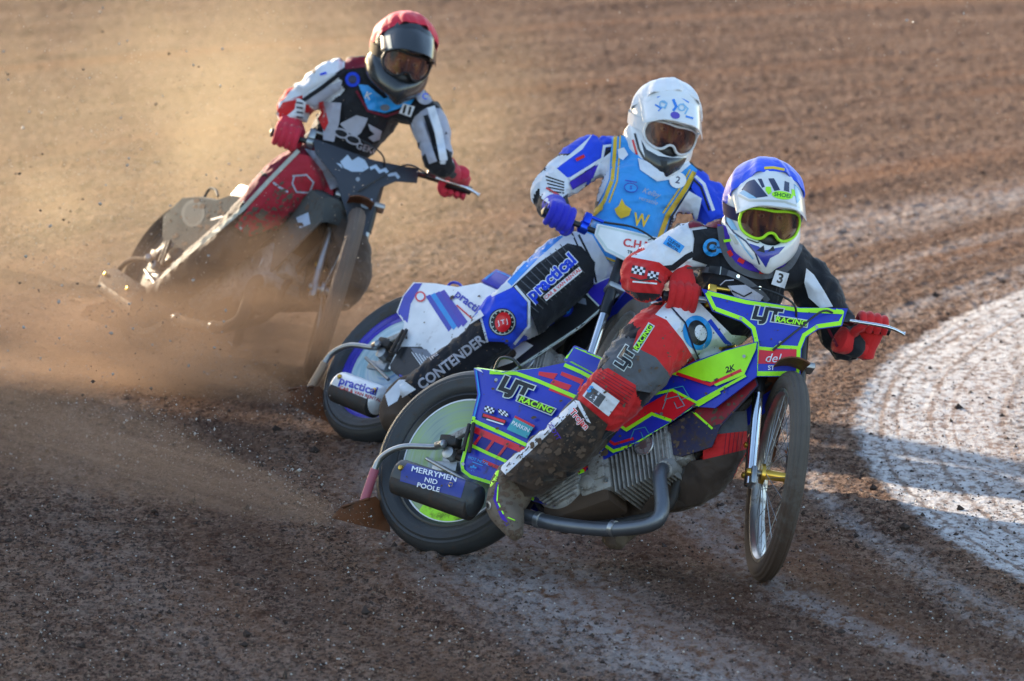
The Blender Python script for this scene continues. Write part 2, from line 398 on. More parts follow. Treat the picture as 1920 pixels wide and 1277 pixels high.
# pale lime carried out on to the track in streaks near the line
fade = rng_(r_, RW+2.6, RW, 0, 1); lime2 = mth('MULTIPLY', mth('MULTIPLY', rng_(noi(pol, 4.4, 4, .6), .50, .66), fade), rng_(grain2, .44, .58), True)
col = mixc(mth('MULTIPLY', lime2, .55), col, (.55, .54, .54))
# bands swept by the tyres: pale grit thrown outwards, smooth brown lanes between
rl = mth('SUBTRACT', mth('ADD', r_, mth('MULTIPLY', mth('SUBTRACT', noi(pol, 1.3, 3), .5), .22)), RW)
def band(c, w_): return mth('SUBTRACT', 1., mth('MULTIPLY', mth('ABSOLUTE', mth('SUBTRACT', rl, c)), 1./w_), True)
pal = mth('ADD', mth('ADD', mth('MULTIPLY', band(.26, .07), .9), mth('MULTIPLY', band(1.62, .42), 1.)), mth('ADD', mth('MULTIPLY', band(.82, .10), .7), mth('MULTIPLY', band(2.95, .30), .12)), True)
pal = mth('MULTIPLY', pal, mth('MULTIPLY', rng_(grain2, .38, .52), rng_(streak2, .30, .50), True), True)
col = mixc(mth('MULTIPLY', pal, .62), col, (.50, .50, .51))
dk = mth('MULTIPLY', mth('ADD', band(.52, .16), mth('ADD', band(1.12, .16), band(2.35, .25)), True), .5)
col = mixc(dk, col, (.105, .055, .035))
col = mixc(1., col, (.84, .77, .73), 'MULTIPLY')
# the white line itself: worn lime with grit showing through
edge = mth('ADD', r_, mth('MULTIPLY', mth('SUBTRACT', noi(pos, 5, 5, .6), .5), .16))
line = mth('MULTIPLY', rng_(edge, RW+.02, RW-.03), rng_(r_, RW-1.25, RW-.35, .25, 1), True)
lw = mth('SUBTRACT', RW, mth('ADD', r_, mth('MULTIPLY', mth('SUBTRACT', noi(pol, 2.5, 3), .5), .05)))
rings = None; brk = noi(pol, 9, 4, .6)
for q_, w_, s_ in ((.10, .014, 1.), (.165, .009, .6), (.28, .017, .9), (.375, .010, .6), (.58, .022, .7), (.80, .020, .6)):
    x_ = mth('MULTIPLY', mth('SUBTRACT', 1., mth('MULTIPLY', mth('ABSOLUTE', mth('SUBTRACT', mth('ADD', lw, mth('MULTIPLY', mth('SUBTRACT', noi(pol, 1.1+q_*3, 2), .5), .12)), q_)), 1./w_), True), s_); rings = x_ if rings is None else mth('ADD', rings, x_, True)
rings = mth('MULTIPLY', rings, rng_(brk, .34, .50), True)
worn = mth('SUBTRACT', rng_(grain2, .40, .55), mth('MULTIPLY', rings, .95), True)
worn = mth('MULTIPLY', worn, rng_(streak2, .30, .52, .55, 1.), True)
col = mixc(mth('MULTIPLY', line, mth('ADD', mth('MULTIPLY', worn, .72), .16), True), col, (.60, .60, .61))
L(col, p.inputs['Base Color']); L(rng_(grain, .35, .65, 1., .7), p.inputs['Roughness']); p.inputs['Specular IOR Level'].default_value = .05
b1 = nd(t, 'ShaderNodeBump'); b1.inputs['Strength'].default_value = 1; b1.inputs['Distance'].default_value = .016; L(grain2, b1.inputs['Height'])
b2 = nd(t, 'ShaderNodeBump'); b2.inputs['Strength'].default_value = 1; b2.inputs['Distance'].default_value = .009; L(grain, b2.inputs['Height']); L(b1.outputs[0], b2.inputs['Normal']); L(b2.outputs[0], p.inputs['Normal'])
me.materials.append(gm)
# loose stones and clods lying on the track (nobody could count them)
stone_d = mat('dark clod', (.040, .024, .018), .9, bump=.8, bs=90); stone_l = mat('pale grit', (.42, .38, .34), .6, bump=.5, bs=90); stone_m = mat('brown grit', (.22, .15, .105), .8, bump=.5, bs=90)
def pebble(m, c, r, mt):
    vs = []
    for d in ((1, 0, 0), (-1, 0, 0), (0, 1, 0), (0, -1, 0), (0, 0, 1), (0, 0, -1)): vs.append(c + Vector(d)*r*random.uniform(.55, 1.25) + Vector((random.uniform(-.3, .3), random.uniform(-.3, .3), 0))*r)
    m.add(vs, [(0, 2, 4), (2, 1, 4), (1, 3, 4), (3, 0, 4), (2, 0, 5), (1, 2, 5), (3, 1, 5), (0, 3, 5)], mt, False)
gs = M()
for i in range(24000):
    px, py = random.uniform(-60, 1980), 1290*random.random()**.75
    g = gnd(px, py); k = random.random(); r = random.choice((.002, .003, .003, .004, .005)) if k < .96 else random.uniform(.006, .010)
    if k > .996: r = random.uniform(.010, .020)
    inw = math.hypot(g.x-RC[0], g.y-RC[1]) < RW
    g.z = ground_h(g.x, g.y) + r*.25; pebble(gs, g, r, stone_d if (random.random() < .58 or r > .007) else (stone_l if random.random() < (.75 if inw else .32) else stone_m))
tag(gs.build('loose_grit'), 'loose shale grit and clods scattered over the track', kind='stuff')
# unseen stand, added left of frame to shade the near part of the track
st = thing('unseen_shade_stand', (-8, 40, 0), 'unseen covered stand added outside the bend to shade the near track', 'unseen_shade_stand')
conc = mat('concrete', (.32, .31, .29), .85, bump=.6, bs=20); steel = mat('painted steel', (.12, .16, .20), .5)
dl = Vector((-.75, .66, 0)).normalized(); H = 6.0; bk = Vector((-.6, .8, 0)); e0 = Vector((1.30, 25.45, 0)) + bk*(H/math.tan(SUN_EL)); nn = Vector((-dl.y, dl.x, 0)); nn = -nn if nn.x > 0 else nn
U = Vector((0, 0, 1)); m = M(); rbox(m, e0 + dl*7 + nn*4.5 + U*(H-.09), (dl, nn, U), (16, 4.5, .09), steel, .02); m.build('roof', st)
m = M(); rbox(m, e0 + dl*7 + nn*8.9 + U*2.95, (dl, nn, U), (15.8, .1, 2.95), conc, .01); m.build('back_wall', st)
m = M()
for k in range(7): rbox(m, e0 + dl*7 + nn*(3.4+.72*k) + U*(.2+.2*k), (dl, nn, U), (15.5, .36, .2+.2*k), conc, .01)
m.build('terrace', st)
for k in range(6):
    m = M(); rbox(m, e0 + dl*(-8+6*k) + nn*.6 + U*2.9, (dl, nn, U), (.12, .12, 2.9), steel, .01); m.build('post', st)
m = M(); rbox(m, e0 + dl*7 + nn*.75 + U*.6, (dl, nn, U), (15.6, .04, .6), steel, .01); m.build('front_barrier', st)
# ================================================================== MOTORCYCLES
rubber = mat('tyre rubber', (.030, .031, .034), .5, mud=.17, bump=.5, bs=120)
rubber_m = mat('dusty tyre rubber', (.085, .070, .058), .8, mud=.15, mz=(-.1, .5), bump=.6, bs=140)
chrome = mat('chrome', (.75, .77, .80), .16, 1., mud=.06, bump=.05)
alloy = mat('cast alloy', (.42, .42, .42), .45, .85, mud=.10, bump=.5, bs=90)
alloy_d = mat('muddy alloy', (.36, .345, .33), .6, .35, mud=.235, bump=.35, bs=90)
gold = mat('gold anodised', (.80, .48, .08), .28, .9, mud=.06, bump=.1)
black = mat('black plastic', (.018, .018, .020), .38, mud=.06, bump=.3)
blackm = mat('muddy black', (.022, .020, .020), .6, mud=.24, bump=.6)
pipe = mat('heat blued pipe', (.16, .17, .19), .42, .8, mud=.13, bump=.35)
rust = mat('rusty guard', (.16, .055, .020), .6, .2, mud=.22, bump=.9, bs=50)
mudb = mat('caked mud', (.075, .046, .030), .9, bump=1., bs=45)
steelg = mat('steel tube', (.34, .35, .36), .35, .9, mud=.12)
pinkp = mat('pink painted tube', (.42, .10, .14), .5, mud=.12)
white = mat('white vinyl', (.80, .80, .80), .35, mud=.03, bump=.1)
navy = mat('dark blue vinyl', (.012, .016, .075), .35, mud=.03)
royal = mat('royal blue vinyl', (.012, .030, .44), .38, mud=.03, mz=(-.5, .75), coat=.3)
violet = mat('violet blue vinyl', (.035, .022, .42), .4, mud=.05, coat=.3)
neon = mat('fluorescent green vinyl', (.42, .95, .015), .42, mud=.0, mz=(-.5, .75))
redv = mat('red vinyl', (.74, .010, .022), .38, mud=.05, mz=(-.5, .75), coat=.3)
maroon = mat('muddy red vinyl', (.26, .012, .020), .5, mud=.20)
blk = mat('black print', (.010, .010, .012), .45)
cyan = mat('sky blue print', (.02, .30, .75), .4, mud=.03)
teal = mat('teal print', (.05, .36, .42), .45, mud=.08)
wprint = mat('white print', (.78, .80, .84), .45, mud=.04)
yel = mat('yellow print', (.85, .58, .03), .4)
F1, S1 = frames((868, 868), (-.48, .36, .80), (1457, 893), (-.975, .15, .15))
F2, S2 = frames((745, 690), (-.57, .55, .61), (1135, 726), (-.90, .40, .18))
F3, S3 = frames((325, 515), (-.75, .40, .53), (627, 550), (-.955, .28, .06))
rimm = mat('dusty rim', (.50, .49, .47), .3, .9, mud=.19)
def ringc(m, c, n, R, r, mt, seg=96, k=16, ribs=(), e=0.):
    prof = []
    for i in range(k):
        a = 2*math.pi*i/k; rr = r
        if ribs and abs(math.sin(a)) < .75 and math.cos(a) > 0: rr = r*(1 - (.07 if i % 2 else 0))
        prof.append((R - r + rr*math.cos(a)*1.0, rr*math.sin(a)))
    return lathe(m, c, n, prof, mt, seg, closed=True)
def wheel_spin_pattern(m, c, n, rad, cols):
    for r0, r1, mt, h in cols: lathe(m, c, n, [(r0, h), (r1, h)], mt, 96)
def bike(F, S, cfg, label, grp='speedway motorcycles racing round the bend'):
    T = lambda px, py, off=0.: F.L(*F1.loc(px, py, off), off)
    TS = lambda px, py, z=0.: S.L(*S1.loc(px, py, z), z)
    base = Vector((F.o.x, F.o.y, 0)) + (S.o - F.o)*.5; base.z = 0
    root = thing('speedway_motorcycle', base, label, 'motorcycle', grp)
    n = F.n; X, Yv, N = F.ax; C = cfg
    # rear wheel
    h = holder('rear_wheel', root); m = M()
    pr = []
    for i in range(40):
        a = 2*math.pi*i/40; rr = .051*(1 + (.03 if (i % 2 and math.cos(a) > .1) else 0) - (.05 if (i in (8, 11, 29, 32)) else 0)); pr.append((RR-.051+rr*math.cos(a), rr*math.sin(a)))
    lathe(m, F.o, n, pr, C.get('rtyre', rubber), 128, closed=True)
    kn = C.get('rtyre', rubber)
    for i in range(84):
        a = 2*math.pi*i/84; d = X*math.cos(a)+Yv*math.sin(a); tg = -X*math.sin(a)+Yv*math.cos(a)
        for o in ((-.024, 0, .024) if i % 2 else (-.012, .012)): rbox(m, F.o + d*(RR-.0080-abs(o)*.42) + n*o, (tg, d, n), (.0105, .0055, .0095), kn, 0)
    m.build('tyre', h)
    m = M(); lathe(m, F.o, n, [(.262, .022), (.250, .034), (.240, .036), (.228, .026), (.226, 0), (.228, -.026), (.240, -.036), (.250, -.034), (.262, -.022)], C['rim'], 96); m.build('rim', h)
    m = M(); dc = C['disc']
    lathe(m, F.o, n, [(0.02, .045), (.05, .042), (.10, .037), (.16, .031), (.229, .024), (.229, .018)], dc[0], 96)
    lathe(m, F.o, n, [(0.02, -.045), (.10, -.037), (.229, -.024), (.229, -.018)], dc[0], 96)
    for (r0, r1, a0, a1, mt) in dc[1]: lathe(m, F.o, n, [(r0, .046-.095*r0+.0015+.0004*i_) if False else (r0, .0470-.094*r0), (r1, .0470-.094*r1)], mt, 48, a0=R_(a0), a1=R_(a1), ref=X)
    m.build('wheel_disc', h)
    m = M(); tube(m, [(F.o - n*.11, .022), (F.o + n*.11, .022)], alloy, 16, 1); lathe(m, F.o, n, [(.0, .066), (.045, .064), (.048, .05), (.048, .03)], alloy, 32)
    for i in range(28):
        a = 2*math.pi*i/28; d = X*math.cos(a)+Yv*math.sin(a); rbox(m, F.o - n*.075 + d*.098, (d, n.cross(d), n), (.008, .007, .003), steelg, 0)
    lathe(m, F.o - n*.072, n, [(.05, 0), (.095, 0), (.095, -.006), (.05, -.006)], steelg, 40, closed=True); m.build('hub', h)
    # front wheel
    h = holder('front_wheel', root); a, s, z = S.ax; m = M(); pr = []
    for i in range(40):
        g = 2*math.pi*i/40; c_ = math.cos(g); rr = .034*(1 - (.085 if (i % 3 == 1 and c_ > .35) else 0)); pr.append((RF-.034+rr*c_*1.08, rr*math.sin(g)))
    lathe(m, S.o, a, pr, C.get('ftyre', rubber_m), 128, closed=True)
    m.build('tyre', h)
    m = M(); lathe(m, S.o, a, [(.302, .019), (.296, .026), (.286, .026), (.279, .015), (.274, 0), (.279, -.015), (.286, -.026), (.296, -.026), (.302, -.019)], C.get('frim', rimm), 96); m.build('rim', h)
    m = M(); lathe(m, S.o, a, [(.010, .060), (.034, .058), (.036, .046), (.018, .040), (.016, -.040), (.036, -.046), (.034, -.058), (.010, -.060)], C.get('fhub', gold), 32); tube(m, [(S.o-a*.062, .011), (S.o+a*.10, .011)], steelg, 12, 1); m.build('hub', h)
    m = M()
    for i in range(36):
        g = 2*math.pi*i/36; g2 = g + (.42 if (i//2) % 2 else -.42); sd_ = 1 if i % 2 else -1
        tube(m, [(S.o + a*(.046*sd_) + (s*math.cos(g2)+z*math.sin(g2))*.034, .0014), (S.o + a*(.006*sd_) + (s*math.cos(g)+z*math.sin(g))*.277, .0014)], steelg, 5, 1, False)
    m.build('spokes', h)
    # fork
    h = holder('fork', root)
    for sx in (1, -1):
        m = M(); x = .082 if sx > 0 else -.058; tube(m, [(S.L(x, -.03, -.035), .017), (S.L(x, .32, -.03), .018)], C.get('forkm', chrome), 20, 1); tube(m, [(S.L(x, .30, -.03), .022), (S.L(x, .60, -.03), .020)], black, 16, 1)
        rbox(m, S.L(x, -.012, -.012), S.ax, (.010, .032, .034), steelg, .006); tube(m, [(S.L(x+.012*sx, 0, 0), .015), (S.L(x+.024*sx, 0, 0), .012)], C.get('fhub', gold), 10, 1)
        rbox(m, S.L(x, .07, -.075), S.ax, (.012, .09, .022), blackm, .006)
        for yy in (.02, .13): tube(m, [(S.L(x-.014*sx, yy, -.09), .011), (S.L(x+.020*sx, yy, -.09), .011)], gold, 10, 1)
        m.build('fork_leg', h)
    m = M()
    for yy in (.42, .58): rbox(m, S.L(0, yy, -.035), S.ax, (.105, .012, .035), alloy, .008)
    m.build('yoke', h)
    # front mudguard: bent strip above the wheel
    m = M(); vs = []; fs = []; ns = 22
    for i in range(ns+1):
        g = R_(C.get('mg0', -62) + (C.get('mg1', 24) - C.get('mg0', -62))*i/ns); d = s*math.cos(g)+z*math.sin(g)
        for k in range(9):
            q = -1+k/4; vs.append(S.o + d*(RF+.022-.014*q*q + .030*(i/ns)**4) + a*(.052*q))
    for i in range(ns):
        for k in range(8): fs.append((i*9+k, (i+1)*9+k, (i+1)*9+k+1, i*9+k+1))
    off = len(vs); vs += [v - (v-S.o).normalized()*.005 for v in vs[:]]; fs += [tuple(reversed([i+off for i in f])) for f in fs[:]]
    for i in range(ns): fs += [(i*9, i*9+off, (i+1)*9+off, (i+1)*9), ((i+1)*9+8, (i+1)*9+8+off, i*9+8+off, i*9+8)]
    for k in range(8): fs += [(k, k+1, k+1+off, k+off), (ns*9+k+1, ns*9+k, ns*9+k+off, ns*9+k+1+off)]
    m.add(vs, fs, C.get('guard', rust)); m.build('mudguard', root)
    # handlebar
    bl = C.get('bar', .41); S0 = S; S = Frame(S.o + S.ax[0]*C.get('bx', 0), S.ax)
    m = M(); tube(m, [(S.L(bl, .602, -.03), .0115), (S.L(.26, .600, -.01), .0115), (S.L(.12, .585, .02), .0115), (S.L(0, .58, .02), .0115), (S.L(-.12, .585, .02), .0115), (S.L(-.26, .600, -.01), .0115), (S.L(-bl, .602, -.03), .0115)], C.get('barm', steelg), 14, 5); m.build('handlebar', root)
    for sx in (1, -1):
        m = M(); pts = [(S.L(sx*(bl+.012), .602, -.032), .019), (S.L(sx*(bl+.002), .602, -.031), .017)] + [(S.L(sx*(bl-.01-.012*k), .602, -.029), .0165 if k % 2 else .0175) for k in range(9)]
        tube(m, pts, black, 14, 1); m.build('grip', root)
    m = M(); tube(m, [(S.L(bl-.135, .602, -.02), .024), (S.L(bl-.165, .602, -.02), .024)], C.get('throttle', gold), 16, 1); rbox(m, S.L(bl-.15, .632, .0), S.ax, (.014, .022, .012), C.get('throttle', gold), .004)
    tube(m, [(S.L(bl-.15, .645, .0), .008), (S.L(bl-.21, .640, .012), .007)], C.get('throttle', gold), 10, 1); m.build('throttle', root)
    m = M(); rbox(m, S.L(-bl+.15, .604, -.0), S.ax, (.03, .016, .018), black, .005); tube(m, [(S.L(-bl+.14, .590, .03), .006), (S.L(-bl+.02, .572, .07), .0065), (S.L(-bl-.035, .560, .065), .0055), (S.L(-bl-.045, .558, .064), .009)], chrome, 10, 3); m.build('clutch_lever', root)
    m = M(); tube(m, [(S.L(bl-.21, .640, .012), .0045), (S.L(.08, .645, .06), .004), (S.L(-.03, .605, .075), .004), (S.L(-.06, .555, .03), .004)], black, 8, 6); m.build('throttle_cable', root)
    m = M(); tube(m, [(S.L(-bl+.17, .604, .005), .0045), (S.L(-.14, .592, .075), .004), (S.L(-.05, .50, .085), .004), (S.L(0.02, .43, .054), .004)], black, 8, 6); m.build('clutch_cable', root)
    S = S0
    # number plate
    m = M(); ol = C.get('plate') or []
    pl = [S.on(x, y, .045) if C.get('own') else TS(x, y, .045) for x, y in ol]; prism(m, pl, S.ax[2]*-.006, C['platem'], .0015)
    plate_m = m; cfg['_plate'] = (m, root)
    # frame tubes
    m = M(); st_ = S.L(0, .57, -.06); lo = S.L(0, .40, -.07); fr = C.get('framem', blackm)
    tube(m, [(st_, .028), (lo, .028)], fr, 14, 1)
    tube(m, [(S.L(0, .52, -.07), .016), (T(1180, 730), .016), (T(1075, 770), .016), (T(985, 830), .014)], fr, 12, 5)
    tube(m, [(S.L(0, .42, -.07), .016), (T(1290, 870), .016), (T(1240, 960), .016), (T(1060, 985), .016), (T(1000, 930), .014)], fr, 12, 5)
    for o in (.075, -.075):
        tube(m, [(T(1010, 900, o*.7), .012), (T(940, 880, o), .012), (F.o + n*o, .012)], fr, 10, 3); tube(m, [(T(1060, 760, o*.5), .011), (T(960, 800, o), .011), (F.o + n*o, .011)], fr, 10, 3)
    m.build('frame', root)
    # engine
    A = (T(1262, 862) - T(1072, 927)).normalized(); B = N.cross(A).normalized(); c0 = T(1074, 926); em = C.get('eng', alloy_d)
    m = M(); lathe(m, c0, N, [(.0, .118), (.070, .115), (.088, .10), (.094, .085), (.094, -.085), (.07, -.11), (0, -.11)], em, 40)
    for k in range(-5, 6):
        o = k*.0145; hw = math.sqrt(max(0, .084**2-o*o)); rbox(m, c0 + N*.119 + (B-A*.25).normalized()*o, ((A+B*.25).normalized(), (B-A*.25).normalized(), N), (hw, .0038, .008), em, .0015)
    lathe(m, c0 + A*.01, N, [(0, .130), (.026, .130), (.029, .118)], em, 24)
    rbox(m, c0 + A*.135 + N*.03, (A, B, N), (.062, .078, .072), em, .016); rbox(m, c0 + A*.15 + N*.105 + B*.01, (A, B, N), (.03, .045, .008), em, .006)
    tube(m, [(c0 + A*.11 - B*.035 + N*.10, .030), (c0 + A*.11 - B*.035 + N*.112, .026)], em, 20, 1); rbox(m, c0 + A*.05 - B*.085 + N*.02, (A, B, N), (.13, .035, .075), mudb, .02)
    for bx_, by_ in ((.09, .05), (.18, .055), (.09, -.05), (.18, -.05)): tube(m, [(c0+A*bx_+B*by_+N*.10, .007), (c0+A*bx_+B*by_+N*.112, .006)], steelg, 6, 1)
    m.build('crankcase', root)
    m = M()
    for k in range(10): rbox(m, c0 + A*(.208+.0165*k), (A, B, N), (.0030, .100-.0010*k, .100), em, .002)
    tube(m, [(c0+A*.17, .066), (c0+A*.38, .066)], em, 24, 1); m.build('cylinder', root)
    m = M(); rbox(m, c0 + A*.395, (A, B, N), (.034, .074, .088), em, .016)
    for k in range(4): rbox(m, c0 + A*(.371+.0155*k), (A, B, N), (.0028, .094, .098), em, .002)
    rbox(m, c0 + A*.44 + B*.012, (A, B, N), (.024, .060, .066), em, .018); rbox(m, c0 + A*.462 - B*.018 + N*.02, (A, B, N), (.014, .028, .034), em, .01); rbox(m, c0 + A*.445 + B*.05 + N*.03, (A, B, N), (.018, .018, .03), em, .008)
    tube(m, [(c0+A*.40-B*.06+N*.07, .036), (c0+A*.40-B*.085+N*.11, .032)], em, 16, 1); m.build('cylinder_head', root)
    m2 = M(); bc = c0 + A*.335 + B*.035; lathe(m2, bc, N, [(0, .1035), (.033, .1035), (.037, .099)], alloy, 32); lathe(m2, bc, N, [(.036, .1055), (.032, .1058), (.031, .1035)], steelg, 32)
    for q_ in (A, B): rbox(m2, bc + N*.1045, (q_, N.cross(q_), N), (.030, .0025, .0012), steelg, 0)
    rbox(m2, bc + N*.1045, (A, B, N), (.014, .014, .0010), steelg, 0); m2.build('badge', root)
    m = M(); tube(m, [(T(1225, 800, .0), .030), (T(1180, 792, .0), .036)], black, 16, 1); tube(m, [(T(1250, 840, 0), .020), (T(1225, 800, 0), .022)], alloy, 12, 1); m.build('carburettor', root)
    # exhaust
    ep = [(c0+A*.40-B*.075+N*.10, .024), (c0+A*.40-B*.12+N*.145, .025), (T(1236, 972, .17), .026), (T(1160, 992, .17), .025), (T(1060, 985, .17), .025), (T(985, 968, .17), .026), (T(925, 946, .20), .028)]
    m = M(); tube(m, ep, C.get('pipe', pipe), 18, 7)
    for (px, py) in ((1150, 991), (1010, 975)): tube(m, [(T(px-4, py-1, .17), .0285), (T(px+4, py+1, .17), .0285)], steelg, 18, 1, smooth=False)
    m.build('exhaust_pipe', root)
    m = M(); ca, cb_ = C['silp'](F) if 'silp' in C else (T(752, 892, .21), T(885, 938, .21)); ax_ = (cb_-ca).normalized(); fl = (N - ax_*N.dot(ax_)).normalized()
    dn = ax_.cross(fl).normalized(); dn = -dn if dn.dot(Yv) > 0 else dn
    tube(m, [(ca - ax_*.022, .038, .030), (ca - ax_*.012, .055, .044), (ca, .058, .047), (cb_, .060, .050), (cb_+ax_*.018, .056, .046), (cb_+ax_*.03, .034, .030)], C['sil'], 32, 1, flat=fl)
    tube(m, [(ca + dn*.024 - ax_*.004, .045, .044), (cb_ + dn*.024 + ax_*.01, .048, .046)], C.get('sil2', blackm), 24, 1, flat=fl)
    for q in (.02, .245):
        for u_ in (.55,): 
            cc = ca + ax_*q + fl*.047 - dn*.018; lathe(m, cc, fl, [(0, .008), (.008, .007), (.010, .0)], gold, 14)
    cfg['_sil'] = (m, root)
    # dirt deflector behind the rear wheel
    m = M(); tube(m, [(T(850, 832, .09), .012), (T(815, 838, .10), .011), (T(755, 838, .10), .011), (T(715, 858, .09), .011), (T(697, 893, .08), .011)], C.get('dtube', steelg), 14, 6); tube(m, [(T(703, 880, .08), .0165), (T(682, 942, .06), .0165)], C.get('dsleeve', pinkp), 14, 1); m.build('deflector_tube', root)
    m = M(); fo = C.get('flapoff', 0.); fpt = [(622, 968, .11), (640, 950, .11), (670, 940, .10), (705, 930, .06), (728, 960, -.03), (732, 995, -.06), (690, 985, .02), (650, 975, .08)]
    prism(m, [T(*q) for q in fpt], Yv*-.006 - N*.004, C.get('flap', rust), .001)
    rbox(m, T(668, 944, .09), ((T(705, 932, .06)-T(640, 952, .11)).normalized(), Yv, N), (.05, .004, .012), C.get('flap', rust), .002)
    m.build('dirt_flap', root)
    # clamp and chain adjuster beside the rear axle
    m = M(); rbox(m, T(845, 828, .10), (X, Yv, N), (.035, .020, .022), blackm, .006); rbox(m, T(868, 812, .11), ((X+Yv*.6).normalized(), (Yv-X*.6).normalized(), N), (.045, .012, .012), alloy_d, .004)
    tube(m, [(T(880, 795, .125), .007), (T(868, 845, .125), .007)], blackm, 8, 1); tube(m, [(T(888, 793, .125), .007), (T(880, 848, .125), .007)], blackm, 8, 1); tube(m, [(T(820, 835, .12), .014), (T(832, 832, .14), .014)], steelg, 12, 1)
    tube(m, [(T(800, 860, .08), .007), (T(880, 905, .10), .007)], alloy, 10, 1); rbox(m, T(835, 875, .07), (X, Yv, N), (.05, .018, .008), alloy, .004); m.build('chain_adjuster', root)
    m = M(); tube(m, [(T(960, 950, .05), .012), (T(930, 950, .24), .014)], blackm, 10, 1); m.build('footrest', root)
    m = M(); tube(m, [(T(925, 700, .04), .0055), (T(938, 672, .04), .0055), (T(962, 674, .04), .0055), (T(975, 688, .04), .0055)], C.get('loopm', black), 8, 3); m.build('lifting_handle', root)
    m = M(); tube(m, [(T(1130, 985, -.06), .018), (T(1145, 1015, -.03), .02), (T(1148, 1025, -.02), .012)], mudb, 10, 2); m.build('stand_bracket', root)
    m = M(); fc = C.get('cap'); 
    if fc:
        q0 = F.on(*fc[0], .0); q1 = F.on(*fc[1], .0); dd = (q1-q0).normalized(); tube(m, [(q0-dd*.03, .021), (q1, .021)], black, 20, 1); tube(m, [(q1, .031), (q1+dd*.010, .031)], C.get('throttle', gold), 14, 1, smooth=False); m.build('fuel_cap', root)
    # bodywork: side panels, the skin joining them, the seat
    ol = C['cover']; on = (lambda x, y, o: F.on(x, y, o)) if C.get('own') else T; wd = C.get('cw', .105)
    m = M(); prism(m, [on(x, y, wd) for x, y in ol], N*-.006, C['bodym'], .0015); cfg['_cover'] = (m, root)
    nearp = [on(x, y, wd) for x, y in ol]
    m2 = M(); prism(m2, [p_ - N*(2*wd) for p_ in nearp], N*.006, C.get('bodyin', C['bodym']), .0015); m2.build('far_side_panel', root)
    tp = C['top']; vs = []; fs = []
    for k in range(tp[0], tp[1]+1):
        p_ = nearp[k]; 
        for j in range(9): q = j/8; vs.append(p_ - N*(2*wd*q+.001) + Yv*(.022*math.sin(math.pi*q)**.6))
    nr = tp[1]-tp[0]
    for i in range(nr):
        for j in range(8): fs.append((i*9+j, i*9+j+1, (i+1)*9+j+1, (i+1)*9+j))
    o_ = len(vs); vs += [v - Yv*.006 for v in vs[:]]; fs += [tuple(reversed([i+o_ for i in f])) for f in fs[:]]
    m2 = M(); m2.add(vs, fs, C.get('topm', C['bodym'])); m2.build('upper_cowl', root)
    m2 = M(); prism(m2, [on(x, y, .088) for x, y in C['seat']], N*-.176, C.get('seatm', royal), .008)
    q = Deco(m2, .0008, .0003); sp_ = C['seat']; q.line([(x+(3 if i_ == 0 else 0), y+3) for i_, (x, y) in enumerate(sp_[:3])], 4, C.get('seatl', black)); q.end(); m2.build('seat', root)
    return root
RACE = 'riders in the race'
plate1 = [(1316, 541), (1400, 561), (1500, 576), (1590, 578), (1579, 611), (1535, 617), (1512, 632), (1503, 655), (1501, 706), (1412, 706), (1414, 645), (1408, 618), (1390, 603), (1336, 583)]
cover1 = [(888, 690), (940, 697), (1010, 690), (1067, 678), (1122, 707), (1180, 735), (1255, 700), (1300, 678), (1360, 656), (1420, 640), (1418, 706), (1340, 765), (1302, 762), (1255, 792), (1192, 832), (1130, 862), (1068, 902), (1048, 935), (1040, 950), (1000, 940), (935, 914), (880, 897), (864, 884), (862, 868), (872, 830), (885, 780), (895, 740)]
def disc_mat(name, c, cols, seed=0.):
    """printed disc: rings and swirls round the hub"""
    m = bpy.data.materials.new(name); m.use_nodes = True; t = m.node_tree; p = t.nodes['Principled BSDF']; L = t.links.new; g = nd(t, 'ShaderNodeNewGeometry')
    s = nd(t, 'ShaderNodeVectorMath', operation='SUBTRACT'); L(g.outputs['Position'], s.inputs[0]); s.inputs[1].default_value = c
    ln = nd(t, 'ShaderNodeVectorMath', operation='LENGTH'); L(s.outputs[0], ln.inputs[0]); cm = nd(t, 'ShaderNodeCombineXYZ'); L(ln.outputs['Value'], cm.inputs[0]); cm.inputs[1].default_value = seed
    n1 = nd(t, 'ShaderNodeTexNoise'); L(cm.outputs[0], n1.inputs['Vector']); n1.inputs['Scale'].default_value = 34; n1.inputs['Detail'].default_value = 4
    n2 = nd(t, 'ShaderNodeTexNoise'); L(s.outputs[0], n2.inputs['Vector']); n2.inputs['Scale'].default_value = 4.2; n2.inputs['Detail'].default_value = 1
    ad = nd(t, 'ShaderNodeMath', operation='MULTIPLY_ADD'); L(n1.outputs['Fac'], ad.inputs[0]); ad.inputs[1].default_value = .55; ml = nd(t, 'ShaderNodeMath', operation='MULTIPLY'); L(n2.outputs['Fac'], ml.inputs[0]); ml.inputs[1].default_value = .5; L(ml.outputs[0], ad.inputs[2])
    r = nd(t, 'ShaderNodeValToRGB'); L(ad.outputs[0], r.inputs[0]); e = r.color_ramp.elements; e[0].position = .36; e[0].color = (*cols[0], 1); e[1].position = .68; e[1].color = (*cols[-1], 1)
    for i, q in enumerate(cols[1:-1]): x = e.new(.36+.32*(i+1)/(len(cols)-1)); x.color = (*q, 1)
    L(r.outputs[0], p.inputs['Base Color']); p.inputs['Roughness'].default_value = .3; p.inputs['Coat Weight'].default_value = .3; return m
disc1 = (disc_mat('grey green disc', F1.o, [(.10, .16, .18), (.26, .34, .26), (.30, .42, .16), (.36, .44, .40), (.12, .16, .30)], 2.3), [(.125, .224, 238, 292, neon), (.222, .229, 0, 360, wprint)])
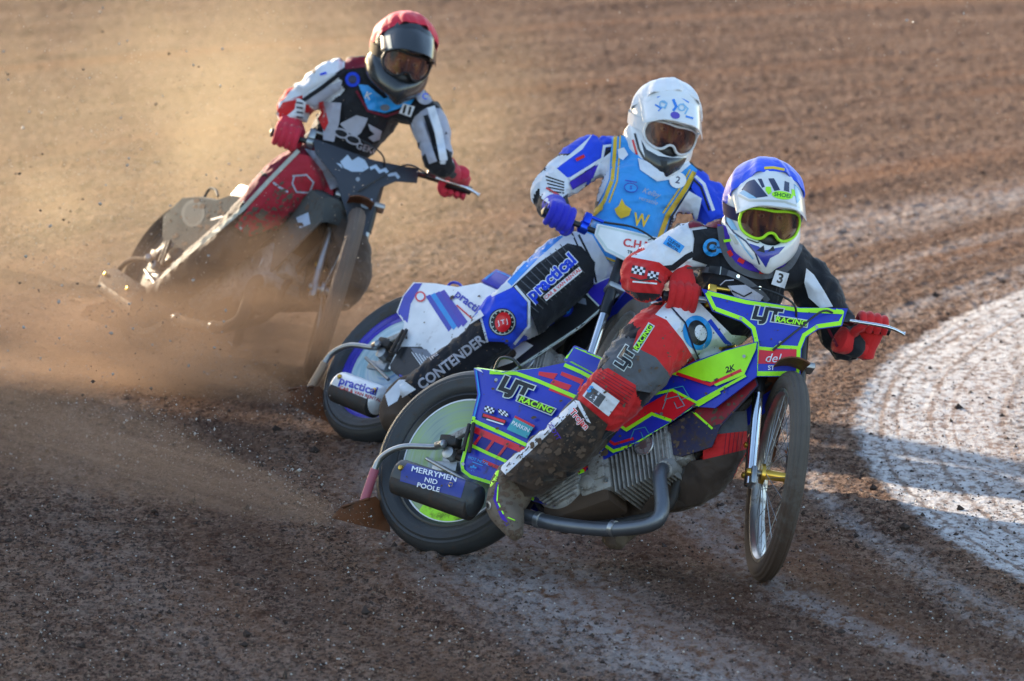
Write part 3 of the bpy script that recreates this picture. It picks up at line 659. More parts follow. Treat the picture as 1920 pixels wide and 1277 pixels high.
cfg1 = dict(cap=((1366, 680), (1364, 654)), rim=black, disc=disc1, plate=plate1, platem=royal, bodym=royal, sil=mat('carbon grey silencer', (.05, .055, .06), .5, .2, mud=.10), cover=cover1, top=(0, 9), seat=[(1054, 676), (1076, 646), (1138, 674), (1156, 700), (1150, 728), (1118, 706), (1068, 680)], seatl=neon, bx=.04, bar=.385, topm=neon)
plate2 = [(1120, 419), (1180, 432), (1240, 447), (1310, 452), (1320, 470), (1290, 500), (1235, 497), (1175, 490), (1135, 470), (1115, 440)]
cover2 = [(775, 529), (815, 531), (857, 538), (902, 530), (960, 556), (1010, 570), (1080, 545), (1140, 520), (1188, 503), (1192, 522), (1150, 560), (1090, 612), (1010, 665), (930, 715), (850, 752), (790, 742), (728, 690), (748, 650), (758, 606), (743, 585), (755, 555)]
disc2 = (disc_mat('pale sky disc', F2.o, [(.20, .45, .62), (.55, .68, .74), (.30, .50, .60), (.62, .70, .74), (.12, .30, .60)], 5.1), [(.205, .226, 0, 360, violet)])
cfg2 = dict(cap=((1140, 540), (1140, 508)), own=True, rim=violet, disc=disc2, plate=plate2, platem=white, bodym=mat('white gloss panel', (.78, .80, .84), .3, mud=.02, mz=(-.5, .75), coat=.3), sil=mat('white silencer', (.72, .74, .76), .35, .2, mud=.09), cover=cover2, top=(0, 9), seat=[(900, 526), (930, 503), (978, 524), (1000, 548), (985, 566), (955, 552)], seatl=cyan, silp=lambda F: (F.on(640, 724, .2), F.on(706, 750, .2)), seatm=royal, throttle=mat('blue anodised', (.02, .08, .7), .3, .8), fhub=steelg, topm=royal, dsleeve=mat('tan painted tube', (.38, .24, .15), .5, mud=.15), barm=black, loopm=royal, guard=royal)
plate3 = [(588, 259), (640, 278), (700, 300), (760, 312), (786, 316), (782, 343), (742, 340), (714, 352), (706, 372), (688, 430), (680, 470), (655, 470), (650, 400), (640, 370), (630, 335), (590, 285)]
cover3 = [(342, 371), (372, 370), (405, 376), (432, 366), (470, 372), (520, 372), (555, 360), (585, 356), (608, 372), (602, 415), (565, 452), (520, 500), (480, 530), (420, 540), (350, 520), (310, 470), (304, 440), (306, 405)]
dcl = mat('dusty dark disc', (.10, .085, .070), .6, mud=.2)
mct = mat('mud caked rear tyre', (.060, .045, .036), .9, mud=.15, spec=.1)
cfg3 = dict(own=True, cw=.09, rtyre=mct, rim=blackm, disc=(dcl, []), plate=plate3, platem=mat('charcoal plate', (.030, .034, .048), .45, mud=.05), bodym=mat('dirty grey panel', (.095, .095, .09), .92, mud=.18, spec=.08), sil=mudb, pipe=mat('muddy pipe', (.06, .045, .035), .85, mud=.2), dtube=mudb, cover=cover3, top=(0, 9), seat=[(428, 368), (450, 344), (482, 352), (500, 374), (470, 378)], seatl=steelg, seatm=black, throttle=steelg, fhub=steelg, ftyre=mat('mud caked tyre', (.15, .105, .08), .85, mud=.05, bump=1.), frim=steelg, forkm=steelg, dsleeve=blackm, barm=black)
b1 = bike(F1, S1, cfg1, 'blue and fluorescent green speedway bike with a chequered flag badge, front wheel steered across')
b2 = bike(F2, S2, cfg2, 'white and blue speedway bike with a pale silencer, between the other two bikes')
b3 = bike(F3, S3, cfg3, 'mud covered dark speedway bike half hidden in the dust cloud')

for q, S in (('1', S1), ('2', S2), ('3', S3)): print('bars', q, proj(S.L(.36, .602, -.027)), proj(S.L(-.36, .602, -.027)), 'crown', proj(S.L(0, .58, 0)))
# ================================================================== RIDERS
def FP(F): return lambda px, py, off, r=0.: (F.on(px, py, off), 1.035*r/13500*(F.on(px, py, off)-CC).dot(CF))
def fold(amp, seed):
    def f(v, n):
        p = v*1.0 + Vector((seed, 0, 0)); a = noise.noise(p*9 + noise.noise_vector(p*5)*1.2); b = noise.noise(p*22 + noise.noise_vector(p*8)*1.5)
        return amp*(.9*(1-abs(a)*2.2) + .45*(1-abs(b)*2.2) - .6)
    return f
skin = mat('skin', (.48, .27, .19), .5); eyew = mat('eye white', (.75, .73, .70), .3)
def hand(c, b, el, size, mt, flip=1):
    """gloved fist closed on a bar: c bar centre, b direction towards the thumb, el elbow side"""
    w_ = (el - c); w_ = (w_ - b*w_.dot(b)).normalized(); up = b.cross(w_).normalized()
    if up.z < 0: up = -up
    k = size; m = M()
    for i, (o, rr, ln) in enumerate(((-.036, .0105, .92), (-.012, .0118, 1.), (.013, .0122, 1.04), (.037, .0118, 1.))):
        o *= k; r = rr*k*1.0; L_ = ln*k
        q = [(c + b*o + up*.030*k + w_*.030*k, r*1.05), (c + b*o + up*.041*L_ + w_*.004*k, r*1.12), (c + b*o + up*.026*k - w_*.026*L_, r*1.05), (c + b*o - up*.004*k - w_*.036*L_, r*1.08), (c + b*o - up*.028*k - w_*.022*k, r), (c + b*o - up*.030*k + w_*.004*k, r*.85)]
        tube(m, q, mt, 12, 4)
    tube(m, [(c + b*.045*k + up*.005*k + w_*.045*k, .016*k), (c + b*.056*k - up*.022*k + w_*.014*k, .0145*k), (c + b*.045*k - up*.036*k - w_*.010*k, .013*k), (c + b*.026*k - up*.034*k - w_*.030*k, .0105*k)], mt, 12, 4)
    tube(m, [(c + up*.014*k + w_*.022*k, .046*k, .024*k), (c + up*.016*k + w_*.055*k, .042*k, .026*k), (c + up*.012*k + w_*.085*k, .034*k, .026*k), (c + up*.008*k + w_*.11*k, .033*k, .027*k)], mt, 20, 4, flat=up)
    return remesh(m, .0026, 1, .35)
def helmet(root, c, look, roll, C, k=1.0):
    zf = cv(*look).normalized(); up = CU*math.cos(R_(roll)) + CX*math.sin(R_(roll)); up = (up - zf*up.dot(zf)).normalized(); xr = up.cross(zf).normalized(); A = (xr, up, zf)
    W = lambda x, y, z: c + xr*x*k + up*y*k + zf*z*k
    h = holder('helmet', root)
    m = M(); ell(m, W(0, .035, -.01), A, (.126*k, .138*k, .150*k), C['shell'], 48, 32); ell(m, W(0, -.03, 0), A, (.113*k, .108*k, .12*k), C['shell'], 40, 28)
    q = [(-.108, -.045, -.02, .040), (-.099, -.076, .040, .038), (-.066, -.098, .105, .034), (-.028, -.112, .150, .032), (0, -.116, .166, .034), (.028, -.112, .150, .032), (.066, -.098, .105, .034), (.099, -.076, .040, .038), (.108, -.045, -.02, .040)]
    tube(m, [(W(a, b, z), r*k*.62, r*k*1.25) for a, b, z, r in q], C['shell'], 16, 5, flat=up)
    tube(m, [(W(a*.50, b-.030, z*.95), r*k*.55, r*k*.8) for a, b, z, r in q], C['shell'], 16, 5, flat=up)
    # cut the eyeport and the neck opening
    sh = remesh(m, .005*k, 6); me = bpy.data.meshes.new('helmet_shell'); me.from_pydata([tuple(v) for v in sh.v], [], sh.f); o = bpy.data.objects.new('t', me); sc.collection.objects.link(o)
    cm = M(); ell(cm, W(0, -.012, .165), A, (.098*k, .056*k, .105*k), C['shell'], 36, 24); ell(cm, W(0, -.115, .02), A, (.082*k, .075*k, .095*k), C['shell'], 36, 24); ell(cm, W(0, -.02, .01), A, (.095*k, .115*k, .10*k), C['shell'], 36, 24)
    ce = remesh(cm, .006*k, 2)
    me2 = bpy.data.meshes.new('t2'); me2.from_pydata([tuple(v) for v in ce.v], [], ce.f); o2 = bpy.data.objects.new('t2', me2); sc.collection.objects.link(o2)
    md = o.modifiers.new('b', 'BOOLEAN'); md.operation = 'DIFFERENCE'; md.object = o2; md.solver = 'EXACT'
    dg = bpy.context.evaluated_depsgraph_get(); e = o.evaluated_get(dg).to_mesh(); s2 = M(); s2.add([v.co.copy() for v in e.vertices], [tuple(p.vertices) for p in e.polygons], C['shell']); o.evaluated_get(dg).to_mesh_clear()
    bpy.data.objects.remove(o); bpy.data.objects.remove(o2)
    # peak
    vs, fs = [], []; NU, NV = 24, 10
    for j in range(NV+1):
        v = j/NV
        for i in range(NU+1):
            u = -1+2*i/NU; x = u*(.122 - .006*v)*(1-.0*v); zz = .075 + .130*v - .092*u*u*(1-.25*v) - (.018*v*abs(u)**3); yy = .142 - .078*v**1.25 - .052*u*u + .010*math.cos(u*9)*v*(1-v) - .004*math.cos(u*5)
            if C.get('peakup'): yy += C['peakup']*v
            vs.append(W(x, yy, zz))
    for j in range(NV):
        for i in range(NU): a = j*(NU+1)+i; fs.append((a, a+1, a+NU+2, a+NU+1))
    o_ = len(vs); vs += [p - up*.004*k - zf*.001 for p in vs[:]]; fs += [tuple(reversed([i+o_ for i in f])) for f in fs[:]]
    ed = [i for i in range(NU+1)] + [j*(NU+1)+NU for j in range(1, NV+1)] + [NV*(NU+1)+i for i in range(NU-1, -1, -1)] + [j*(NU+1) for j in range(NV-1, 0, -1)]
    for a, b in zip(ed, ed[1:]+ed[:1]): fs.append((a, a+o_, b+o_, b))
    pk = M(); pk.add(vs, fs, C['peak'])
    # cloth cover over the crown, gathered at its hem
    cm_ = M(); vs = []; fs = []; nu, nv = 96, 22; ax0 = Vector((0, .80, -.60)); e1 = Vector((1, 0, 0)); e2 = Vector((0, .60, .80)); cvf, cvs, cvb = C.get('cvf', 70), C.get('cvs', 88), C.get('cvb', 80)
    for i in range(nu):
        th = 2*math.pi*i/nu; hem = cvs + (cvf-cvs)*max(0, math.sin(th))**1.5 + (cvb-cvs)*max(0, -math.sin(th))**1.5
        for j in range(nv+1):
            ph = R_(hem)*(j+.02)/nv; d = ax0*math.cos(ph) + (e1*math.cos(th) + e2*math.sin(th))*math.sin(ph); q = j/nv
            wr = noise.noise(d*2.3+Vector((C['seed'], 0, 0)))*.004 + (.0045*math.sin(th*9+C['seed']) + .003*math.sin(th*17+2+3*q))*q*q - .004*q**6
            vs.append(W(d.x*(.133+wr), .035+d.y*(.145+wr), -.01+d.z*(.157+wr)))
    for i in range(nu):
        for j in range(nv): a, b = i*(nv+1)+j, ((i+1) % nu)*(nv+1)+j; fs.append((a, b, b+1, a+1))
    o_ = len(vs); vs += [v - (v - W(0, .035, -.01)).normalized()*.004 for v in vs[:]]; fs += [tuple(reversed([i+o_ for i in f])) for f in fs[:]]
    for i in range(nu): a, b = i*(nv+1)+nv, ((i+1) % nu)*(nv+1)+nv; fs.append((a, b, b+o_, a+o_))
    cm_.add(vs, fs, C['cover'])
    bg_ = M(); ell(bg_, W(0, -.070, .085), A, (.062*k, .045*k, .055*k), blk, 24, 16); bg_.build('breath_guard', h)
    # goggles
    ol = [(-.096, .018), (-.080, .036), (-.040, .043), (0, .041), (.040, .043), (.080, .036), (.096, .018), (.098, -.012), (.084, -.040), (.052, -.054), (.028, -.050), (.012, -.034), (0, -.030), (-.012, -.034), (-.028, -.050), (-.052, -.054), (-.084, -.040), (-.098, -.012)]
    zc = lambda x: .150 - 5.4*x*x
    g = M(); lp = [tuple(r) for r in crom([(x, y-.008, zc(x)) for x, y in ol + [ol[0]]], 4)]
    tube(g, [(W(*p_), .0052*k, .0085*k) for p_ in lp], C['gog'], 10, 1, False, flat=zf); g.build('goggle_frame', h)
    bm = bmesh.new(); bm.faces.new([bm.verts.new((x*.98, y*.98-.008, 0)) for x, y in ol]); bmesh.ops.triangulate(bm, faces=bm.faces[:])
    for _ in range(3): bmesh.ops.subdivide_edges(bm, edges=bm.edges[:], cuts=1); bmesh.ops.triangulate(bm, faces=bm.faces[:])
    for v in bm.verts: v.co = W(v.co.x, v.co.y, zc(v.co.x) + .002)
    ln = M(); bmadd(ln, bm, C['lens'], True); ln.build('goggle_lens', h)
    # strap round the back
    vs, fs = [], []; ns = 60
    for i in range(ns+1):
        th = R_(52 - 284*i/ns); 
        for (yy, rr) in ((.018, 1.0), (-.024, 1.0)):
            sy = max(0., 1-((yy-.035)/.138)**2)**.5; vs.append(W(.1345*math.cos(th)*max(sy, .93), yy, -.01+.160*math.sin(th)*max(sy, .93)))
    for i in range(ns): fs.append((2*i, 2*i+2, 2*i+3, 2*i+1))
    o_ = len(vs); vs += [v - (v-W(0, 0, 0)).normalized()*.003 for v in vs[:]]; fs += [tuple(reversed([i+o_ for i in f])) for f in fs[:]]
    sm_ = M(); sm_.add(vs, fs, C.get('strap', blk)); sm_.build('goggle_strap', h)
    return dict(shell=s2, peak=pk, cover=cm_, h=h, W=W, A=A)
def rider(F, S, C, label):
    Q = FP(F); base = Vector((F.on(*C['hip'], 0).x, F.on(*C['hip'], 0).y, 0))
    root = thing('person', base, label, 'person', RACE); bl = C.get('bar', .36); S = Frame(S.o + S.ax[0]*C.get('bx', 0), S.ax)
    hr = S.L(bl, .602, -.027); hl = S.L(-bl, .602, -.027)
    m = M(); sm = C['suit']
    for part in C['body']: tube(m, [Q(*p_) for p_ in part], sm, 20, 5)
    ar = [Q(*p_) for p_ in C['armR']]; al = [Q(*p_) for p_ in C['armL']]
    def wrist(hp, e): 
        d = e - hp; d = (d - S.ax[0]*d.dot(S.ax[0])*.6).normalized(); return hp + d*.10*C.get('hk', 1) + CU*.012
    wr, wl = wrist(hr, ar[-1][0]), wrist(hl, al[-1][0])
    tube(m, ar + [(wr, .030)], sm, 18, 5); tube(m, al + [(wl, .030)], sm, 18, 5)
    hc = Q(*C['head'])[0] - CF*C.get('hz', .09)
    ell(m, hc, (CX, CU, -CF), (.075, .105, .085), sm); tube(m, [Q(*C['neck'][0]), (hc - CU*.03 + CF*.03, .052)], sm, 14, 1)
    for sx in (-1, 1): ell(m, hc + CX*(.077*sx) - CU*.01, (CX, CU, -CF), (.010, .028, .018), sm, 12, 8)
    b = remesh(m, .0075, 6, .5, fold(C.get('fold', .010), C['seed']))
    zn = [(*Q(px, py, off, r), b.mi(mt)) for px, py, off, r, mt in C.get('zones', [])]
    for i, f in enumerate(b.f):
        c = (b.v[f[0]] + b.v[f[2]])*.5
        for z_, r_, k_ in zn:
            if (c - z_).length < r_: b.m[i] = k_
    # face
    zf = cv(*C['look']).normalized(); fm = M(); up = (CU*math.cos(R_(C['roll'])) + CX*math.sin(R_(C['roll']))); up = (up - zf*up.dot(zf)).normalized(); xr = up.cross(zf)
    ell(fm, hc + zf*.012, (xr, up, zf), (.072, .10, .088), skin, 32, 24); tube(fm, [(hc + zf*.098 + up*.012, .009), (hc + zf*.112 - up*.022, .012), (hc + zf*.108 - up*.034, .015)], skin, 12, 3)
    ell(fm, hc + zf*.092 - up*.058, (xr, up, zf), (.022, .007, .010), skin, 16, 10)
    for sx in (-1, 1): ell(fm, hc + zf*.086 + up*.024 + xr*(.032*sx), (xr, up, zf), (.020, .008, .012), skin, 16, 10)
    fm = remesh(fm, .003, 2, .4)
    for sx in (-1, 1):
        ell(fm, hc + zf*.091 + up*.004 + xr*(.032*sx), (xr, up, zf), (.014, .008, .008), eyew, 16, 10); ell(fm, hc + zf*.0975 + up*.004 + xr*(.032*sx), (xr, up, zf), (.005, .005, .003), blk, 12, 8)
    fm.build('face', root)
    for nm, hp, ww, sx in (('glove', hr, wr, -1), ('glove', hl, wl, 1)):
        hm = hand(hp, S.ax[0]*sx, ww, C.get('hk', 1)*1.08, C['glove']); dirw = (ar[-1][0] if sx < 0 else al[-1][0]) - ww
        e = dirw.normalized(); tube(hm, [(ww - e*.02, .031), (ww + e*.02, .036), (ww + e*.07, .046), (ww+e*.085, .047)], C['glove'], 20, 4, True); hm.build(nm, root)
    for key in ('bootR', 'bootL'):
        if key in C:
            bmesh_ = M(); tube(bmesh_, [Q(*p_) for p_ in C[key]], C.get(key+'m', C['boot']), 20, 6); bmesh_ = remesh(bmesh_, .006, 4, .5, fold(.004, C['seed']+3)); C['_'+key] = (bmesh_, root)
    H = helmet(root, Q(*C['hel'])[0] - CF*C.get('hz', .09), C['look'], C['roll'], C['H'], C['hs'])
    return root, b, H
amber = bpy.data.materials.new('amber goggle lens'); amber.use_nodes = True; t = amber.node_tree; p = t.nodes['Principled BSDF']
g_ = nd(t, 'ShaderNodeNewGeometry'); n_ = nd(t, 'ShaderNodeTexNoise'); mp2 = nd(t, 'ShaderNodeMapping'); mp2.inputs['Scale'].default_value = (34, 10, 9); t.links.new(g_.outputs['Position'], mp2.inputs['Vector']); t.links.new(mp2.outputs[0], n_.inputs['Vector']); n_.inputs['Scale'].default_value = 1; n_.inputs['Detail'].default_value = 3
cr_ = nd(t, 'ShaderNodeValToRGB'); t.links.new(n_.outputs['Fac'], cr_.inputs[0]); e_ = cr_.color_ramp.elements; e_[0].position = .38; e_[0].color = (.03, .03, .045, 1); e_[1].position = .66; e_[1].color = (.30, .17, .07, 1); x_ = e_.new(.5); x_.color = (.16, .06, .05, 1); t.links.new(cr_.outputs[0], p.inputs['Base Color']); p.inputs['Roughness'].default_value = .12; p.inputs['Metallic'].default_value = .35; tr = t.nodes.new('ShaderNodeBsdfTransparent'); tr.inputs[0].default_value = (.85, .66, .55, 1); mxs = t.nodes.new('ShaderNodeMixShader'); mxs.inputs[0].default_value = .62  # pink, gold and dark streaks paint coloured reflections into the lens
t.links.new(tr.outputs[0], mxs.inputs[1]); t.links.new(p.outputs[0], mxs.inputs[2]); t.links.new(mxs.outputs[0], t.nodes['Material Output'].inputs[0])
def cloth(name, col, **kw):
    kw.setdefault('rough', .75); kw.setdefault('bump', .35); kw.setdefault('bs', 180); kw.setdefault('sheen', .15); kw.setdefault('spec', .25); kw.setdefault('wrinkle', .35); return mat(name, col, **kw)
K = dict(black=cloth('black cloth', (.014, .015, .020), mud=.04), navy=cloth('dark navy cloth', (.012, .016, .045), mud=.04), white=cloth('white cloth', (.70, .72, .78), mud=.04), red=cloth('red cloth', (.60, .020, .022), mud=.04),
         blue=cloth('royal blue cloth', (.018, .065, .66), mud=.03), sky=cloth('sky blue cloth', (.045, .30, .72), mud=.03), yellow=cloth('yellow cloth', (.72, .46, .035), mud=.03), maroon=cloth('dark red cloth', (.17, .012, .030), mud=.05),
         grey=cloth('washed grey cloth', (.10, .105, .12), mud=.08), purple=cloth('purple cloth', (.06, .02, .33), mud=.03), mudc=cloth('mud soaked cloth', (.060, .040, .030), mud=.16), violet=cloth('violet cloth', (.045, .02, .42), mud=.02), lilac=cloth('grey lilac cloth', (.40, .40, .47), mud=.06), lime=cloth('lime cloth', (.42, .95, .02), mud=.02))
wgloss = mat('white helmet paint', (.78, .79, .80), .22, coat=.6, bump=.03, mud=.02)
bgloss = mat('black helmet paint', (.022, .025, .028), .25, coat=.6, bump=.03, mud=.05)
# ---- leading rider
C1 = dict(bar=.335, bx=.04, hip=(1275, 625), seed=1.3, suit=cloth('leading rider suit', (.014, .015, .020), mud=.04, mz=(.05, .30)), glove=K['red'], boot=mat('muddy boot', (.15, .115, .085), .85, mud=.17, bump=1., bs=60), fold=.011,
    body=[[(1262, 640, .02, 66), (1300, 610, .0, 68), (1345, 585, .0, 70), (1385, 540, .0, 78), (1405, 490, 0, 72), (1418, 455, 0, 45)],
          [(1318, 452, .13, 36), (1345, 458, .10, 50), (1410, 478, 0, 58), (1475, 500, -.08, 48), (1503, 508, -.13, 36)],
          [(1285, 612, .06, 58), (1235, 640, .15, 62), (1195, 685, .21, 60), (1165, 722, .24, 55), (1140, 752, .25, 51), (1112, 783, .24, 48), (1070, 826, .23, 50), (1015, 870, .21, 46), (975, 902, .20, 40), (955, 925, .20, 34)],
          [(1290, 640, -.05, 58), (1335, 720, -.10, 58), (1352, 790, -.12, 54), (1345, 850, -.12, 50), (1320, 890, -.13, 46), (1270, 912, -.15, 44), (1215, 940, -.17, 38), (1180, 975, -.18, 32)]],
    armR=[(1322, 452, .14, 40), (1290, 462, .18, 43), (1245, 487, .22, 40), (1203, 512, .25, 37), (1215, 535, .27, 35)],
    armL=[(1500, 506, -.14, 40), (1530, 545, -.18, 42), (1560, 595, -.23, 36), (1580, 640, -.26, 32), (1600, 648, -.24, 29)],
    head=(1432, 400, .02), neck=[(1425, 465, .01, 34)], hel=(1430, 400, .02), look=(.17, -.20, .96), roll=6, hs=1.06,
    bootR=[(972, 888, .21, 37), (958, 918, .21, 40), (948, 950, .22, 35), (958, 980, .25, 24), (968, 1002, .27, 14)], bootL=[(1190, 965, -.18, 33), (1160, 995, -.17, 28), (1148, 1020, -.16, 20)],
    H=dict(shell=wgloss, peak=wgloss, cover=cloth('blue helmet cover', (.015, .085, .78), rough=.42, spec=.5, mud=0), seed=2., cvs=98, cvb=104, gog=mat('lime goggle frame', (.5, .95, .03), .35), lens=amber, strap=navy))
C1['zones'] = [(1296, 462, .17, 46, K['white']), (1262, 478, .20, 48, K['white']), (1235, 492, .23, 46, K['white']), (1200, 514, .25, 48, K['red']), (1222, 535, .28, 40, K['red']), (1265, 620, .10, 70, K['red']), (1235, 640, .15, 72, K['red']), (1190, 690, .21, 66, K['grey']), (1145, 748, .25, 60, K['red']), (1075, 822, .23, 62, K['mudc']), (1015, 870, .21, 60, K['mudc']), (975, 902, .20, 54, K['mudc']), (1352, 790, -.12, 62, K['grey']), (1345, 845, -.12, 60, K['red']), (1315, 892, -.13, 58, K['mudc']), (1265, 915, -.15, 56, K['mudc']), (1215, 940, -.17, 56, K['mudc'])]
r1, B1, H1 = rider(F1, S1, C1, 'rider in a blue helmet cover and red gloves crouched over the blue and green bike')
# ---- second rider
C2 = dict(hip=(1130, 530), seed=4.7, suit=cloth('second rider suit', (.014, .015, .022), mud=.04, mz=(.05, .30)), glove=cloth('royal blue glove', (.03, .03, .50)), boot=mudb, fold=.010,
    body=[[(1122, 520, 0, 62), (1150, 480, 0, 62), (1175, 430, .0, 66), (1198, 375, 0, 74), (1215, 335, 0, 68), (1228, 305, 0, 42)],
          [(1122, 290, .13, 34), (1155, 298, .09, 46), (1215, 322, 0, 54), (1282, 352, -.09, 46), (1318, 362, -.13, 34)],
          [(1120, 490, .06, 56), (1072, 500, .13, 61), (1022, 539, .18, 60), (978, 578, .21, 56), (945, 601, .22, 50), (905, 645, .22, 41), (860, 680, .21, 39), (810, 715, .20, 37), (770, 745, .19, 32)],
          [(1140, 520, -.05, 50), (1150, 590, -.10, 50), (1130, 640, -.12, 46), (1090, 670, -.14, 42), (1030, 710, -.17, 36)]],
    armR=[(1122, 288, .14, 38), (1090, 305, .18, 39), (1055, 335, .22, 36), (1030, 362, .24, 33), (1035, 380, .24, 30)],
    armL=[(1318, 362, -.14, 36), (1340, 400, -.18, 36), (1352, 440, -.23, 32), (1345, 470, -.22, 28)],
    head=(1245, 240, .02), neck=[(1232, 305, .01, 30)], hel=(1243, 240, .02), look=(.24, -.22, .93), roll=15, hs=1.05,
    bootR=[(790, 728, .19, 34), (762, 748, .19, 38), (745, 775, .20, 34), (738, 795, .22, 22)], bootL=[(1035, 705, -.17, 32), (1000, 740, -.17, 28)],
    H=dict(shell=wgloss, peak=wgloss, cover=cloth('white helmet cover', (.80, .80, .82), rough=.5, mud=0), seed=5., gog=mat('white goggle frame', (.7, .7, .7), .35), lens=amber, strap=white))
C2['zones'] = [(1120, 288, .14, 46, K['blue']), (1090, 306, .18, 46, K['blue']), (1060, 332, .22, 40, K['white']), (1032, 362, .24, 42, K['white']), (1035, 382, .24, 36, K['black']), (1320, 366, -.14, 44, K['blue']), (1342, 405, -.18, 42, K['blue']), (1350, 440, -.23, 40, K['blue']), (1120, 492, .06, 62, K['white']), (1072, 500, .13, 68, K['white']), (1022, 539, .18, 66, K['white']), (980, 576, .21, 60, K['white']), (945, 601, .22, 56, K['blue']), (1150, 590, -.10, 60, K['black'])]
r2, B2, H2 = rider(F2, S2, C2, 'rider in a white helmet and sky blue vest on the white and blue bike')
# ---- third rider
C3 = dict(hip=(580, 320), seed=8.1, suit=cloth('third rider suit', (.014, .014, .018), mud=.05, mz=(.1, .5)), glove=cloth('red white glove', (.55, .03, .06)), boot=mudb, fold=.009,
    body=[[(590, 325, 0, 56), (615, 290, 0, 56), (650, 250, .0, 60), (680, 205, 0, 68), (705, 170, 0, 58), (722, 150, 0, 36)],
          [(648, 140, .13, 31), (672, 146, .09, 42), (715, 172, 0, 48), (765, 195, -.09, 40), (795, 205, -.13, 30)],
          [(590, 318, .05, 50), (548, 338, .10, 50), (505, 380, .14, 48), (465, 425, .16, 44), (432, 455, .17, 41), (392, 485, .17, 37), (350, 520, .16, 35), (310, 555, .16, 30)],
          [(605, 340, -.05, 44), (640, 420, -.09, 42), (655, 490, -.11, 40), (650, 540, -.12, 36), (600, 548, -.13, 34), (540, 552, -.15, 31), (500, 555, -.16, 27)]],
    armR=[(648, 140, .14, 34), (620, 152, .17, 35), (585, 175, .20, 32), (552, 200, .22, 30), (548, 222, .21, 27)],
    armL=[(795, 205, -.14, 32), (808, 240, -.16, 33), (818, 280, -.19, 28), (825, 305, -.20, 25)],
    head=(755, 112, .02), neck=[(735, 165, .01, 28)], hel=(754, 106, .02), look=(.22, -.24, .93), roll=16, hs=1.02,
    bootR=[(318, 548, .16, 30), (290, 570, .16, 32), (272, 590, .17, 26), (262, 605, .18, 16)], bootL=[(505, 553, -.16, 29), (478, 570, -.16, 24)],
    H=dict(shell=bgloss, peak=bgloss, cover=cloth('red helmet cover', (.62, .02, .045), rough=.6, mud=0), seed=9., cvs=97, cvb=100, gog=black, lens=amber, strap=black))
C3['zones'] = [(622, 152, .17, 38, K['white']), (590, 172, .20, 38, K['white']), (556, 200, .22, 36, K['red']), (550, 222, .21, 30, K['white']), (810, 240, -.16, 38, K['lilac']), (820, 282, -.19, 34, K['lilac']), (590, 320, .06, 58, K['maroon']), (548, 338, .10, 58, K['maroon']), (505, 380, .14, 56, K['maroon']), (465, 425, .16, 52, K['mudc']), (430, 457, .17, 50, K['mudc']), (390, 487, .17, 48, K['mudc']), (345, 524, .16, 46, K['mudc']), (826, 300, -.20, 24, K['white']), (650, 500, -.11, 50, K['mudc']), (645, 545, -.12, 46, K['mudc']), (590, 550, -.13, 44, K['mudc']), (530, 553, -.15, 42, K['mudc'])]
r3, B3, H3 = rider(F3, S3, C3, 'rider in a red helmet cover and black red suit coming out of the dust')
# ================================================================== GRAPHICS: printing on the panels, coloured panels of the suits, lettering
def outline(d, pts, wd, mt, close=True):
    q = list(pts) + ([pts[0]] if close else []); d.line(q, wd, mt)
def checks(d, x, y, ux, uy, vx, vy, nx_, ny_):
    for i in range(nx_):
        for j in range(ny_):
            a = [(x+ux*(i+p)+vx*(j+q), y+uy*(i+p)+vy*(j+q)) for p, q in ((0, 0), (1, 0), (1, 1), (0, 1))]; d.poly(a, wprint if (i+j) % 2 else blk); d.k -= 1
    d.k += 1
silverb = mat('pale grey outline print', (.55, .62, .60), .4)
# ---- leading bike: side panel
d = Deco(cfg1['_cover'][0], .0008, .00022)
redp = [[(1010, 700), (1042, 706), (1034, 716), (1068, 727), (1060, 738), (1096, 752)], [(1052, 700), (1092, 716), (1086, 728), (1118, 740)], [(1030, 728), (1075, 746)], [(1100, 706), (1140, 724)]]
d.poly([(884, 798), (990, 842), (975, 876), (876, 838)], mat('deep blue print', (.014, .014, .22), .4))
for q in redp: d.line(q, 7, redv)
d.poly([(885, 797), (984, 839), (978, 850), (880, 808)], redv)
for k in range(3): d.line([(902+24*k, 816+9*k), (886+24*k, 838+9*k)], 5, redv)
d.line([(905, 864), (946, 882), (955, 872)], 6, redv)
d.poly([(889, 691), (912, 693), (906, 699)], wprint); d.line([(918, 698), (968, 700), (1008, 714), (1081, 745), (1110, 760)], 7, neon); d.line([(1058, 684), (1090, 698), (1128, 719), (1150, 735)], 7, neon)
d.line([(888, 789), (940, 812), (990, 836)], 7, neon); d.line([(877, 832), (915, 850), (955, 868)], 6, neon)
ic = inset(cover1, 4); d.line([ic[0], ic[-1], ic[-2]], 3, cyan); d.line([ic[-2], ic[-3], ic[-4], ic[-5], ic[-6], ic[-7], ic[-8]], 6, neon)
d.poly([(1056, 868), (1098, 840), (1150, 870), (1120, 884), (1090, 892)], redv)
for k in range(5): d.line([(1084+7*k, 852+3*k), (1104+6*k, 884)], 1.2, maroon)
d.poly([(1150, 795), (1250, 738), (1262, 732), (1304, 755), (1262, 788), (1228, 774), (1178, 806)], redv)
d.poly([(1229, 773), (1262, 789), (1300, 766), (1262, 800), (1190, 840), (1150, 848), (1112, 820), (1150, 800), (1176, 812)], royal)
d.line([(1109, 818), (1150, 846), (1191, 833), (1262, 792), (1302, 764), (1350, 735)], 6, neon); d.line([(1146, 787), (1174, 806), (1222, 776), (1264, 791)], 6, neon); d.line([(1115, 808), (1152, 833), (1188, 822)], 5, redv)
d.line([(1186, 752), (1213, 742), (1261, 731), (1306, 755), (1398, 704)], 5, neon); d.line([(1058, 868), (1095, 884), (1060, 896), (1050, 908), (1046, 945)], 6, neon)
